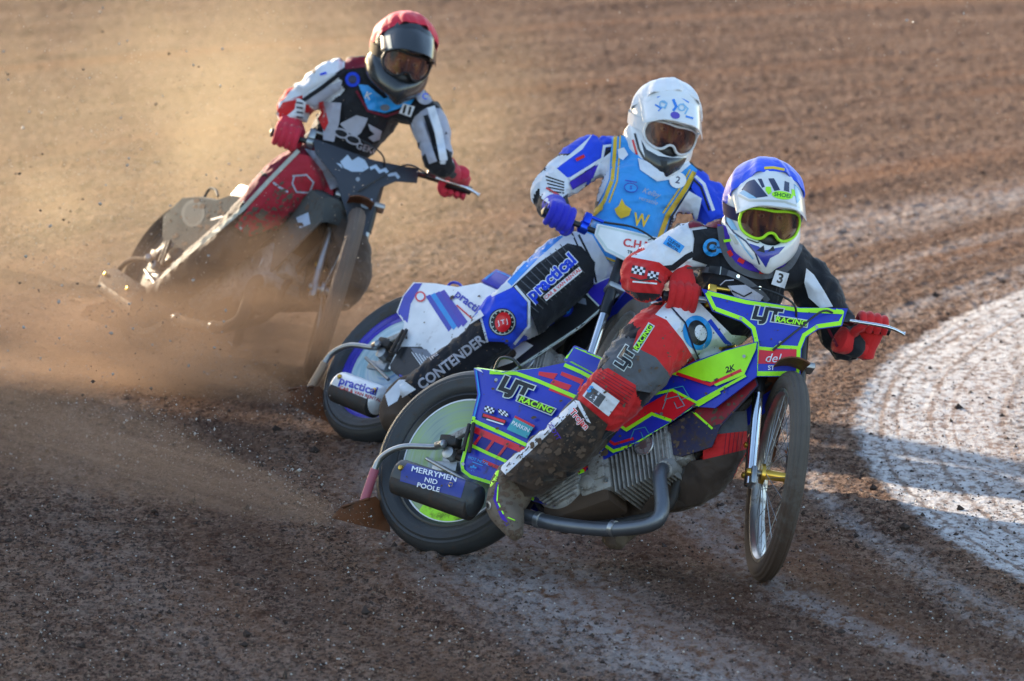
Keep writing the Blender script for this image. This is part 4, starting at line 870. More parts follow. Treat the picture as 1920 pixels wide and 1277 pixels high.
for (x, y, s_) in ((1268, 738, 1.), (1262, 755, .9), (1200, 812, .8)): d.line([(x-22*s_, y+14*s_), (x-14*s_, y-8*s_), (x+12*s_, y-14*s_), (x+24*s_, y+6*s_), (x+8*s_, y+12*s_), (x+2*s_, y-2*s_)], 1.3, teal)
d.poly([(1258, 702), (1300, 681), (1360, 658), (1419, 642), (1417, 655), (1395, 703), (1343, 724), (1332, 716)], neon); d.line([(1268, 700), (1331, 721), (1390, 694)], 6, redv); d.text('2K', (1369, 692), 16, blk, -18, shear=.25)
for mm, bw in ((silverb, .11), (blk, .055)): d.text('LJT', (966, 728), 38, mm, 20, sx=1.15, shear=.15, bold=bw)
d.poly([(972, 738), (1044, 766), (1034, 780), (966, 752)], silverb); d.poly([(974, 741), (1041, 767), (1033, 777), (969, 752)], blk); d.text('RACING', (1005, 759), 15.5, neon, 20, sx=1.15, shear=.2, bold=.03)
checks(d, 910, 760, 3.6, 1.2, -1, 3.6, 5, 3); checks(d, 933, 766, 3.6, 1.2, 1, 3.6, 5, 3); d.poly([(905, 774), (950, 788), (946, 796), (903, 783)], blk); d.line([(906, 778), (947, 791)], 5, redv); d.line([(912, 786), (944, 796)], 2.5, wprint)
d.poly([(966, 780), (1002, 799), (988, 822), (950, 805)], teal); d.poly([(966, 779), (1003, 798), (1001, 802), (964, 783)], redv); d.text('PARKIN', (976, 800), 10.5, wprint, 26, bold=.02)
d.text('HOT METAL', (897, 864), 7.5, cyan, 20); d.line([(886, 866), (905, 873)], 1.5, cyan); d.text('*', (886, 884), 26, cyan, 10, bold=.04)
spm = mat('dried shale splash', (.115, .075, .052), .95, bump=.6)
d.spat(cover1, 420, .8, 3.4, spm, 3, lambda x, y: .25+.75*min(1, max(0, (y-700)/200))); d.spat([(1040, 880), (1110, 815), (1300, 765), (1250, 800), (1130, 890), (1045, 950)], 160, 1.2, 6, spm, 4)
for q in ((930, 712), (1120, 716), (868, 870), (990, 930), (1240, 776), (1395, 668)): d.disc(q, 3.2, alloy, n=10)
d.end()
# lower panel, splashed with mud
T1 = lambda px, py, off=0.: F1.L(*F1.loc(px, py, off), off)
bp_ = M(); prism(bp_, [T1(x, y, .075) for x, y in ((1186, 838), (1255, 797), (1302, 767), (1417, 706), (1422, 722), (1350, 800), (1334, 838), (1278, 856), (1232, 846))], F1.n*-.006, mat('muddy navy vinyl', (.018, .016, .055), .6, mud=.26, bump=.7), .0015)
q = Deco(bp_, .0008, .0003); q.poly([(1305, 768), (1415, 709), (1419, 722), (1352, 794), (1330, 800), (1300, 778)], maroon); q.line([(1298, 770), (1336, 804)], 4, neon); q.spat([(1190, 838), (1300, 768), (1420, 722), (1340, 838), (1278, 855)], 170, 1, 6, spm, 6); q.end(); bp_.build('lower_panel', b1)
# number plate of the leading bike
d = Deco(cfg1['_plate'][0], .0008, .00022); pc = plate1; red_ = [(1416, 655), (1501, 655), (1501, 682), (1416, 682)]
d.poly(red_, redv); d.line([(1416, 652), (1450, 655), (1456, 650), (1500, 652)], 6, neon)
ins = inset(plate1, 5.5)
d.line(ins+[ins[0]], 7.5, neon)
for mm, bw in ((silverb, .105), (blk, .05)): d.text('LJT', (1438, 590), 33, mm, 7, sx=1.2, shear=.15, bold=bw)
d.poly([(1452, 590), (1517, 600), (1514, 615), (1452, 605)], silverb); d.poly([(1455, 592.5), (1515, 602), (1512, 613), (1454, 603.5)], blk); d.text('RACING', (1484, 602.5), 14, neon, 8, sx=1.15, shear=.2, bold=.03)
d.text('del', (1450, 672), 24, wprint, 2, shear=.3, bold=.0); d.text('ST', (1446, 690), 12, wprint, 2)
for q in ((1389, 597), (1531, 613), (1463, 642)): d.disc(q, 3, alloy, n=12)
d.spat(plate1, 60, .7, 1.8, spm, 8)
d.end()
d = Deco(cfg1['_sil'][0], .0012, .0010, L=4); d.poly([(764, 868), (874, 898), (864, 934), (750, 902), (752, 884)], mat('blue silencer wrap', (.025, .04, .26), .4, mud=.05)); d.spat([(725, 860), (905, 900), (900, 975), (725, 930)], 45, .6, 1.8, spm, 10); d.text('MERRYMEN', (814, 889), 14.5, wprint, 13.5, sx=1.18, bold=.025); d.text('NID', (808, 902), 12.5, wprint, 13.5, sx=1.15, bold=.015); d.text('POOLE', (803, 914), 12.5, wprint, 13.5, sx=1.12, bold=.02); d.end()
# ---- second bike
d = Deco(cfg2['_cover'][0], .0008, .00022)
d.poly([(746, 585), (757, 555), (777, 531), (792, 531), (770, 570), (764, 606), (752, 606)], royal)
for k in range(4): d.poly([(798+9*k, 556-3*k), (806+9*k, 552-3*k), (850+9*k, 612-3*k), (841+9*k, 622-3*k)], (royal, cyan, royal, violet)[k])
d.poly([(728, 690), (752, 650), (790, 650), (850, 706), (905, 700), (930, 716), (850, 752), (790, 742)], black); d.poly([(770, 652), (800, 655), (828, 690), (800, 700)], grey_ := mat('grey print', (.18, .20, .25), .5)); d.poly([(742, 700), (790, 715), (786, 735), (745, 712)], royal)
for k in range(5): d.line([(772+7*k, 660+2*k), (800+7*k, 700+2*k)], 1.5, wprint)
d.poly([(770, 704), (800, 712), (796, 724), (768, 716)], redv)
d.text('practical', (885, 572), 22, royal, 38, bold=.03); d.line([(856, 572), (890, 602)], 3, redv); d.disc((788, 556), 10, redv); d.disc((788, 556), 7, wprint)
d.poly([(960, 556), (1010, 571), (1080, 547), (1094, 544), (1130, 575), (1090, 612), (1010, 665), (930, 716), (900, 705), (960, 640), (930, 600)], black)
d.poly([(1096, 542), (1140, 522), (1186, 506), (1188, 520), (1150, 556), (1122, 574)], violet); d.line([(935, 712), (1012, 663), (1092, 610), (1152, 558), (1190, 520)], 5, silverb); d.line([(1094, 545), (1123, 574)], 3, silverb)
d.disc((1058, 577), 17, royal); d.disc((1058, 577), 13, cyan); d.disc((1056, 577), 7, royal); d.poly([(1072, 553), (1098, 560), (1100, 572), (1076, 566)], grey_); d.poly([(1010, 606), (1036, 596), (1040, 606), (1014, 622)], royal); d.line([(1014, 612), (1036, 602)], 3, redv); d.spat(cover2, 260, .8, 3, spm, 9, lambda x, y: .2+.8*min(1, max(0, (y-560)/150)))
d.poly([(930, 655), (985, 640), (1000, 648), (960, 680), (930, 690)], white); d.disc((955, 662), 13, blk, 10, 10); d.end()
d = Deco(cfg2['_plate'][0], .0008, .0003); outline(d, [(1124, 423), (1180, 436), (1240, 451), (1306, 456), (1315, 470), (1287, 496), (1235, 493), (1175, 486), (1138, 467), (1119, 440)], 4, silverb)
d.text('C.H.M', (1196, 459), 21, mat('red lettering', (.62, .05, .05), .5), 9, bold=.04); d.text('T', (1240, 463), 19, redv, 9, bold=.04); d.text('TRANSPORT', (1200, 476), 8.5, blk, 9); d.line([(1215, 450), (1228, 446), (1240, 452), (1218, 456)], 2, blk); d.end()
d = Deco(cfg2['_sil'][0], .0012, .0010, L=4); d.text('practical', (672, 724), 22, royal, 18, bold=.03); d.text('CAR & VAN RENTAL', (676, 739), 9, redv, 18, bold=.02); d.end()
# ---- third bike
pale = mat('pale blue dusty print', (.42, .52, .66), .5, mud=.12)
d = Deco(cfg3['_plate'][0], .0008, .0003)
d.poly([(638, 303), (652, 290), (660, 301), (672, 294), (684, 300), (692, 315), (680, 322), (660, 322), (645, 315)], pale); d.poly([(640, 308), (630, 305), (642, 316)], pale)
d.line([(694, 316), (704, 312), (712, 322), (722, 318), (730, 328), (742, 326), (748, 334)], 6, pale); d.poly([(674, 376), (682, 370), (690, 376), (698, 372), (700, 386), (688, 392), (678, 388)], pale); d.disc((671, 336), 4, steelg, n=12); d.end()
d = Deco(cfg3['_cover'][0], .0008, .0003); d.line([(395, 412), (430, 402)], 3, grey_); d.poly([(555, 408), (578, 398), (582, 420), (562, 428)], pale); d.disc((362, 400), 22, mat('scuffed grey', (.14, .14, .13), .9), 26, 10); d.disc((362, 400), 16, mat('dirty grey rub', (.10, .10, .095), .9), 20, 10); d.spat(cover3, 260, 1, 6, spm, 21); d.end()
# ---- suit of the leading rider
k = K; d = Deco(B1, .0020, .00075, L=4.5)
d.poly([(1289, 412), (1300, 448), (1298, 486), (1280, 502), (1245, 505), (1180, 500), (1184, 480), (1222, 462), (1258, 432)], k['white'])
d.poly([(1298, 432), (1350, 425), (1350, 505), (1298, 487), (1302, 448)], k['black']); d.line([(1300, 476), (1288, 482), (1262, 502), (1232, 505)], 11, k['black']); d.poly([(1253, 441), (1284, 462), (1275, 475), (1243, 457)], cyan); d.text('CLEVER', (1264, 456), 8, navy, 35); d.text('RENTAL', (1261, 463), 7, navy, 35)
d.poly([(1288, 410), (1320, 406), (1352, 412), (1350, 428), (1318, 424), (1292, 428)], k['maroon'])
d.poly([(1160, 500), (1184, 482), (1236, 492), (1266, 515), (1256, 556), (1215, 568), (1165, 555)], k['red']); d.poly([(1160, 540), (1190, 548), (1250, 552), (1240, 572), (1180, 570)], k['black']); checks(d, 1186, 497, 5, 1, -1, 5, 5, 3); checks(d, 1216, 507, 5, 1, -1, 5, 4, 3); d.line([(1182, 520), (1200, 526), (1230, 522), (1240, 530)], 3, blk); d.line([(1186, 528), (1232, 532)], 3, wprint)
d.disc((1335, 464), 17, cyan); d.poly([(1345, 456), (1362, 460), (1360, 474), (1345, 474)], cyan); d.text('C', (1334, 464), 26, blk, 5, bold=.05); d.text('CARLING', (1352, 465), 6, blk, 10)
d.poly([(1345, 420), (1356, 470), (1380, 500), (1425, 512), (1470, 500), (1492, 470), (1500, 440), (1400, 430)], k['purple'])
d.line([(1350, 424), (1358, 468), (1382, 502), (1428, 518), (1474, 504), (1495, 474), (1500, 455)], 12, k['grey'], smooth=True)
for q in (((1366, 470), (1372, 480)), ((1384, 486), (1395, 492)), ((1424, 509), (1438, 510)), ((1462, 490), (1470, 486))): d.line(q, 8, k['red'])
d.line([(1357, 452), (1372, 450)], 5, k['lime']); d.poly([(1466, 470), (1478, 462), (1480, 474), (1470, 482)], k['lime'])
d.line([(1288, 506), (1330, 506), (1366, 512), (1400, 528), (1425, 548), (1440, 565)], 11, k['grey'], smooth=True); d.poly([(1330, 498), (1352, 500), (1366, 506), (1362, 517), (1344, 514), (1328, 510)], black); d.line([(1352, 500), (1350, 515)], 1.5, silverb); d.disc((1384, 518), 3.5, chrome, n=10); d.disc((1425, 540), 3.5, chrome, n=10)
d.poly([(1455, 506), (1480, 513), (1471, 541), (1446, 533)], k['white']); d.text('3', (1463, 523), 25, blk, 14, bold=.03)
d.poly([(1512, 503), (1526, 515), (1545, 545), (1562, 575), (1538, 578), (1516, 558), (1508, 530)], k['white'])
d.line([(1540, 580), (1552, 615), (1570, 650)], 5, k['maroon'])
d.poly([(1364, 536), (1398, 534), (1432, 556), (1420, 572), (1380, 560)], k['lilac']); d.line([(1372, 545), (1395, 556), (1410, 548)], 3, blk); d.line([(1350, 535), (1360, 526), (1376, 525)], 2, k['lilac'])
d.text('XLS', (1402, 602), 20, k['lilac'], 35, bold=.02)
d.poly([(1228, 590), (1248, 568), (1310, 566), (1340, 596), (1372, 628), (1416, 632), (1420, 660), (1350, 700), (1300, 705), (1270, 640)], k['white'])
d.line([(1330, 600), (1360, 640), (1385, 660)], 8, k['blue']); d.disc((1308, 624), 27, cyan, 33, -15); d.disc((1308, 624), 18, blk, 24, -15); d.disc((1314, 624), 11, k['white'], 15, -15)
d.line([(1255, 572), (1285, 605), (1300, 650), (1318, 690)], 3, k['navy'])
d.poly([(1225, 588), (1250, 600), (1282, 640), (1312, 690), (1300, 722), (1262, 712), (1228, 672), (1185, 655), (1196, 620)], k['red']); d.poly([(1190, 650), (1230, 670), (1264, 712), (1240, 740), (1180, 730), (1128, 688), (1150, 665)], k['grey'])
d.poly([(1216, 604), (1228, 611), (1196, 662), (1184, 655)], silverb); d.poly([(1218, 607), (1225, 612), (1195, 659), (1187, 654)], blk); d.text('RACING', (1206, 633), 13, neon, -57, sx=1.1, bold=.03)
for mm, bw in ((silverb, .105), (blk, .05)): d.text('LJT', (1172, 672), 30, mm, -57, sx=1.05, bold=bw)
d.poly([(1118, 698), (1140, 690), (1192, 722), (1194, 748), (1168, 790), (1140, 800), (1082, 748), (1100, 716)], k['red'])
for i in range(7): d.line([(1124+9*i, 692+6*i), (1108+9*i, 716+6*i)][::1] if False else [(1126-3*i, 692+4.2*i), (1192-3*i, 730+5.5*i)], 1.2, k['maroon'])
d.poly([(1112, 716), (1162, 752), (1141, 781), (1092, 742)], k['white']); d.poly([(1108, 724), (1136, 744), (1122, 764), (1096, 744)], k['grey']); d.text('S', (1106, 730), 18, cyan, 35, bold=.05)
d.poly([(1082, 748), (1140, 796), (1128, 822), (1070, 880), (1005, 922), (935, 890), (990, 838), (1040, 790)], cloth('muddy black legging', (.020, .017, .016), mud=.34))
d.line([(1080, 756), (1040, 793), (990, 840), (942, 884)], 12, k['white'], wd2=17); d.poly([(1077, 750), (1086, 752), (1108, 794), (1100, 790)], k['white'])
d.spat([(1082, 748), (1140, 796), (1128, 822), (1070, 880), (1005, 922), (935, 890), (990, 838)], 240, 1, 7, spm, 11); d.spat([(1190, 650), (1264, 712), (1194, 748), (1168, 790), (1092, 742), (1128, 688)], 110, .7, 3, spm, 12); d.spat([(1258, 868), (1402, 842), (1404, 890), (1370, 930), (1240, 960)], 120, 1, 6, spm, 13); d.spat([(1228, 590), (1416, 632), (1350, 700), (1262, 712)], 70, .7, 2.2, spm, 14)
for i in range(6): d.line([(1046-18*i, 792+15*i), (1040-18*i, 800+15*i)], 2, blk)
d.text('Trojan', (1086, 786), 17, redv, 48, back=wprint, bw=.06); d.text('SCOTT', (1038, 808), 12, k['purple'], 58)
d.poly([(1318, 822), (1350, 812), (1400, 808), (1402, 840), (1352, 880), (1318, 862)], k['red']); d.poly([(1340, 776), (1400, 770), (1402, 808), (1346, 814)], k['grey'])
for i in range(5): d.line([(1362+8*i, 812-i), (1356+8*i, 866-6*i)], 1.2, k['maroon'])
d.poly([(1258, 868), (1318, 862), (1352, 878), (1402, 842), (1404, 890), (1370, 930), (1240, 960), (1200, 960)], k['mudc']); d.end()
# boots and gloves of the leading rider
d = Deco(C1['_bootR'][0], .0015, .0003, L=4.5); d.poly([(925, 880), (936, 882), (932, 900), (912, 922), (910, 908)], neon); d.line([(934, 905), (928, 935), (940, 965), (952, 985)], 7, k['purple']); d.line([(934, 908), (932, 938), (944, 964)], 2.5, neon); d.spat([(905, 880), (1000, 880), (1000, 1010), (930, 1010)], 150, 1, 6, spm, 15); d.disc((912, 948), 9, steelg); d.disc((912, 948), 5.5, black); d.line([(952, 970), (966, 976)], 2, neon); d.end()
# suit of the second rider
d = Deco(B2, .0020, .00075, L=4.5)
d.poly([(1112, 250), (1156, 246), (1150, 268), (1129, 268), (1127, 296), (1069, 332), (1040, 334), (1036, 318), (1090, 278)], k['blue']); d.poly([(1100, 262), (1112, 250), (1092, 280), (1040, 318), (1034, 312), (1070, 288)], k['white'])
d.line([(1150, 272), (1133, 274), (1129, 298), (1068, 336)], 5, k['white']); d.line([(1148, 277), (1138, 279), (1133, 302), (1070, 342)], 4, k['black']); d.poly([(1118, 306), (1152, 280), (1144, 340), (1122, 378), (1098, 402), (1090, 380), (1106, 345)], k['white']); d.poly([(1068, 342), (1122, 308), (1112, 334), (1074, 356)], k['violet'])
d.poly([(1012, 330), (1040, 312), (1066, 335), (1066, 362), (1034, 385), (1012, 370)], k['white'])
for i in range(5): d.line([(1022+2*i, 330+7*i), (1058, 342+5*i)], 2.6, k['black'])
d.line([(1024, 352), (1048, 366)], 4, k['red']); d.line([(1080, 300), (1096, 292)], 6, k['red'])
d.poly([(1148, 246), (1172, 250), (1196, 300), (1290, 303), (1309, 319), (1291, 356), (1259, 404), (1246, 445), (1240, 505), (1176, 503), (1124, 482), (1098, 445), (1106, 415), (1126, 375), (1142, 335), (1145, 290)], k['sky'])
d.line([(1154, 250), (1152, 292), (1148, 337), (1132, 378), (1114, 402)], 7, k['yellow']); d.line([(1163, 252), (1161, 294), (1157, 340), (1142, 380)], 3, k['yellow']); d.line([(1302, 322), (1284, 356), (1252, 404), (1236, 448)], 9, k['yellow']); d.line([(1294, 318), (1274, 354), (1243, 400)], 3, k['yellow']); d.line([(1100, 440), (1128, 480), (1178, 500)], 4, k['yellow']); d.poly([(1108, 400), (1132, 374), (1130, 392), (1112, 408)], k['yellow'])
d.poly([(1196, 296), (1220, 325), (1240, 334), (1266, 322), (1290, 300), (1295, 308), (1262, 336), (1232, 340), (1200, 318)], k['white'])
d.disc((1271, 338), 16, wprint, 15); d.text('2', (1271, 338), 18, navy, 12); d.poly([(1152, 392), (1160, 386), (1166, 372), (1172, 384), (1184, 392), (1180, 404), (1170, 400), (1164, 410), (1156, 402)], k['yellow']); d.text('W', (1202, 414), 34, k['yellow'], 10, sx=.8, bold=.02)
d.text('Kelby', (1222, 362), 15, k['lilac'], 18, shear=.3, bold=0); d.text('versatile', (1216, 376), 11, k['lilac'], 18, shear=.3, bold=0); d.disc((1183, 352), 13, violet, 9, 8); d.disc((1183, 352), 11.5, k['sky'], 7.5, 8); d.text('S', (1183, 352), 10, violet, 8); d.line([(1172, 338), (1194, 342)], 2, violet)
d.poly([(1158, 280), (1170, 276), (1178, 290), (1168, 300), (1160, 296)], k['white'])
d.poly([(1308, 318), (1336, 335), (1352, 400), (1332, 412), (1310, 372), (1296, 352)], k['blue']); d.line([(1304, 330), (1320, 345), (1338, 395)], 6, k['white']); d.line([(1300, 336), (1314, 350), (1330, 395)], 4, k['black']); d.poly([(1292, 358), (1316, 372), (1308, 410), (1282, 440), (1250, 448), (1262, 406)], k['white']); d.line([(1258, 405), (1282, 430)], 7, k['black'])
d.poly([(1062, 424), (1110, 440), (1140, 490), (1160, 520), (1120, 540), (1095, 500), (1060, 450)], k['white']); d.line([(1085, 440), (1110, 490), (1118, 530)], 4, k['black']); d.line([(1072, 436), (1092, 480), (1100, 520)], 3, k['navy'])
d.line([(1066, 432), (1012, 478), (966, 522), (926, 560)], 34, k['white'], wd2=26); d.line([(1060, 432), (1005, 480), (955, 532)], 12, mat('bright blue stripe', (.04, .25, .75), .6))
d.poly([(1064, 456), (1090, 462), (1116, 492), (1112, 540), (1085, 578), (1010, 628), (988, 570), (958, 540), (1008, 494)], k['black'])
for i in range(11): d.line([(1050-9.2*i, 458+8.4*i), (1096-8.6*i, 512+7.4*i)], 1.6, k['grey'])
d.text('practical', (1034, 520), 33, k['blue'], -42, bold=.04, back=wprint, bw=.05); d.poly([(1018, 556), (1086, 500), (1092, 509), (1024, 565)], wprint); d.text('CAR & VAN RENTAL', (1055, 532), 9.5, redv, -40, bold=.02)
d.poly([(915, 560), (962, 538), (988, 566), (988, 612), (962, 642), (912, 640), (898, 592)], k['blue']); d.line([(966, 536), (992, 566), (992, 612), (964, 646)], 5, k['white']); d.line([(900, 590), (914, 642)], 4, k['white'])
d.disc((942, 604), 26, blk); d.disc((942, 604), 24, silverb); d.disc((942, 604), 22, blk); d.disc((943, 604), 15, redv, 19, 10); d.text('J T J', (943, 604), 12, wprint, -12, bold=.015, sx=.95)
for i in range(14): a_ = i*2*math.pi/14; d.line([(942+18*math.cos(a_), 604+19*math.sin(a_)), (942+21*math.cos(a_), 604+22*math.sin(a_))], 2.2, silverb)
d.line([(904, 586), (862, 612), (805, 654), (745, 708)], 13, k['white'], wd2=18); d.text('CONTENDER', (846, 680), 27, k['lilac'], -37, sx=.92, bold=.03); d.text('THE', (812, 668), 11, k['lilac'], -37, bold=.02)
d.spat([(900, 600), (1000, 640), (800, 770), (740, 710)], 150, .8, 4, spm, 16); d.poly([(780, 730), (752, 710), (735, 720), (722, 745), (738, 756)], k['white']); d.end()
d = Deco(C2['_bootR'][0], .0015, .0003, L=4.5); d.poly([(762, 712), (748, 712), (722, 740), (728, 762), (745, 752)], k['white']); d.end()
# suit of the third rider
d = Deco(B3, .0020, .00075, L=4.5)
d.poly([(625, 104), (646, 100), (646, 126), (600, 156), (562, 180), (528, 192), (545, 170), (592, 136)], k['white']); d.poly([(646, 100), (690, 102), (684, 126), (646, 130)], k['maroon']); d.disc((661, 149), 14, k['blue'], 14); d.disc((661, 149), 8, navy, 8); d.poly([(642, 150), (638, 168), (590, 202), (572, 192), (604, 168)], k['lilac'])
d.line([(648, 130), (604, 164), (566, 190)], 8, k['black']); d.line([(798, 216), (812, 258), (822, 304)], 9, k['black']); d.line([(600, 140), (612, 136)], 4, k['blue']); d.poly([(522, 190), (560, 184), (574, 192), (568, 240), (524, 238)], k['white']); d.poly([(530, 192), (556, 186), (552, 205), (534, 220), (524, 232), (522, 205)], k['red'])
for i in range(5): d.line([(556, 192+9*i), (568, 194+9*i)], 3, k['navy'])
d.poly([(672, 158), (690, 205), (722, 212), (770, 196), (792, 162), (770, 170), (720, 185), (690, 160)], cyan); d.disc((722, 202), 9, grey_, 6); d.text('K', (690, 180), 18, wprint, 20); d.line([(668, 170), (690, 208), (724, 218), (775, 200)], 4, k['maroon'])
d.poly([(604, 190), (640, 193), (636, 230), (626, 266), (606, 262)], k['lilac']); d.poly([(598, 192), (606, 190), (616, 230), (608, 246), (598, 225)], k['red'])
d.poly([(637, 232), (668, 216), (690, 222), (684, 236), (672, 228), (664, 240), (676, 250), (668, 256), (652, 248)], k['lilac']); d.poly([(690, 232), (716, 246), (712, 262), (700, 266), (690, 258), (702, 252), (694, 244)], k['lilac'])
d.disc((640, 250), 15, k['lilac'], 9, 20); d.disc((640, 250), 12, k['black'], 6, 20); d.disc((662, 262), 15, k['lilac'], 9, 20); d.disc((662, 262), 12, k['black'], 6, 20); d.text('GEKO', (690, 280), 17, k['lilac'], 18)
d.poly([(756, 194), (778, 200), (770, 220), (748, 212)], k['white']); d.text('11', (763, 207), 20, blk, 15, bold=.06)
d.disc((797, 181), 16, k['lilac'], 15); d.text('C', (797, 181), 16, k['blue'], 10); d.line([(808, 200), (822, 245), (832, 300)], 15, k['white']); d.line([(784, 228), (798, 265), (812, 305)], 16, k['lilac'])
d.poly([(548, 286), (600, 296), (622, 330), (625, 372), (585, 392), (530, 420), (462, 446), (440, 425), (470, 385), (505, 345)], cloth('dusty red cloth', (.38, .02, .035), mud=.15)); d.poly([(571, 278), (600, 286), (640, 318), (648, 345), (620, 356), (604, 320)], k['lilac']); d.line([(606, 292), (640, 316)], 7, k['blue'])
d.line([(548, 330), (575, 328), (588, 342), (580, 362), (556, 360), (548, 344), (552, 330)], 3, k['lilac']); d.line([(512, 342), (525, 352), (540, 360)], 4, k['lilac'])
d.line([(560, 282), (505, 338), (455, 392), (405, 434), (350, 476), (300, 520)], 8, cloth('pale piping', (.45, .45, .38), mud=.08)); d.poly([(470, 446), (440, 425), (380, 460), (300, 530), (330, 580), (420, 520), (500, 470), (560, 420)], k['mudc']); d.spat([(530, 340), (612, 372), (480, 460), (420, 440)], 420, 1.2, 6, spm, 17)
d.poly([(610, 400), (680, 420), (705, 500), (690, 570), (640, 570), (640, 480)], k['mudc']); d.end()
# ---- helmets
lp_ = mat('light blue helmet print', (.25, .50, .72), .25, coat=.5); nv_ = mat('navy helmet print', (.02, .03, .085), .25, coat=.5); cr = mat('cream helmet print', (.55, .54, .46), .3, coat=.4)
d = Deco(H1['peak'], .0008, .0002)
d.poly([(1404, 336), (1412, 333), (1440, 368), (1418, 371), (1390, 356)], nv_); d.poly([(1386, 362), (1394, 356), (1420, 372), (1404, 372)], lp_); d.poly([(1437, 328), (1448, 328), (1463, 356), (1452, 358)], nv_); d.poly([(1472, 331), (1480, 332), (1480, 360), (1470, 357)], nv_); d.poly([(1416, 326), (1424, 325), (1434, 350), (1429, 352)], nv_)
d.poly([(1436, 350), (1445, 350), (1447, 360), (1441, 365), (1435, 357)], neon); d.poly([(1484, 354), (1490, 356), (1492, 368), (1485, 366)], neon); d.disc((1467, 366), 20, neon, 7.5, 8); d.text('SHOEI', (1467, 366), 10, mat('dark green print', (.02, .16, .02), .4), 8, sx=1.15, bold=.03)
d.poly([(1488, 340), (1496, 344), (1503, 372), (1494, 382)], lp_); d.disc((1460, 322), 7, silverb, 5); d.end()
d = Deco(H1['peak'], .001, .0002); d.line([(1384, 366), (1404, 376), (1440, 376), (1470, 378), (1500, 388)], 4, cr); d.end()
d = Deco(H1['shell'], .0016, .0003, L=4, ok=lambda p: True)
d.line([(1360, 395), (1362, 418), (1376, 436), (1398, 452), (1416, 474), (1424, 496)], 3, nv_); d.poly([(1404, 456), (1422, 462), (1432, 470), (1450, 466), (1472, 462), (1460, 476), (1444, 484), (1436, 502), (1424, 484)], mat('blue chin print', (.03, .04, .35), .3, coat=.5)); d.poly([(1418, 470), (1432, 460), (1434, 474)], blk); d.poly([(1439, 472), (1450, 461), (1453, 470)], blk)
d.line([(1400, 448), (1420, 455), (1434, 450), (1448, 457), (1468, 452), (1482, 440)], 2, blk); d.poly([(1362, 398), (1372, 412), (1384, 432), (1372, 430), (1362, 415)], lp_); d.line([(1378, 440), (1396, 466), (1412, 486)], 2.5, lp_); d.poly([(1366, 436), (1374, 440), (1384, 458), (1378, 458)], cr); d.end()
d = Deco(H1['cover'], .001, .0003); d.line([(1433, 315), (1450, 314), (1471, 318)], 5, yel); d.end()
d = Deco(H2['peak'], .0008, .0002); bl_ = mat('blue helmet print', (.03, .22, .70), .25, coat=.5)
d.line([(1232, 182), (1246, 175), (1270, 177), (1292, 192)], 4, bl_, smooth=True); d.line([(1228, 196), (1240, 203), (1234, 208)], 3, bl_); d.line([(1262, 186), (1268, 200), (1262, 208)], 5, bl_); d.line([(1240, 190), (1250, 194), (1246, 204)], 3, lp_); d.line([(1280, 194), (1290, 204), (1284, 214)], 3, lp_); d.line([(1286, 218), (1300, 222)], 4, bl_); d.disc((1266, 216), 9, mat('purple helmet print', (.12, .08, .45), .3), 6.5, 15); d.text('O', (1243, 196), 20, lp_, 15); d.text('O', (1278, 202), 20, lp_, 15); d.end()
d = Deco(H2['shell'], .0016, .0003, L=4); d.poly([(1202, 262), (1212, 280), (1234, 292), (1262, 296), (1288, 296), (1278, 316), (1250, 332), (1230, 330), (1212, 306)], bgloss); d.line([(1190, 250), (1198, 280), (1216, 312), (1232, 334)], 4, mat('dark trim', (.03, .03, .035), .4)); d.line([(1186, 262), (1194, 290)], 4, redv); d.poly([(1238, 300), (1252, 302), (1250, 312), (1240, 312)], blk); d.end()
d = Deco(H3['peak'], .0008, .0002); gb = mat('grey blue helmet print', (.16, .24, .30), .35); d.disc((765, 96), 19, gb, 7, 14); d.disc((765, 96), 15, bgloss, 4.5, 14); d.line([(752, 93), (778, 99)], 2, gb); d.poly([(722, 66), (731, 64), (735, 90), (728, 92)], mat('pale print', (.5, .5, .42), .4)); d.end()
d = Deco(H3['cover'], .001, .0003); d.line([(763, 46), (792, 56)], 4, pale); d.end()
# ================================================================== finish all surfaces that carry graphics
for c_ in (cfg1, cfg2, cfg3):
    c_['_plate'][0].build('number_plate', c_['_plate'][1]); c_['_sil'][0].build('silencer', c_['_sil'][1]); c_['_cover'][0].build('side_panel', c_['_cover'][1])
for (r, B, H, C) in ((r1, B1, H1, C1), (r2, B2, H2, C2), (r3, B3, H3, C3)):
    B.build('race_suit', r)
    H['shell'].build('helmet_shell', H['h']); H['peak'].build('peak', H['h']); H['cover'].build('helmet_cover', H['h'])
    for k in ('_bootR', '_bootL'):
        if k in C: C[k][0].build('boot', r)
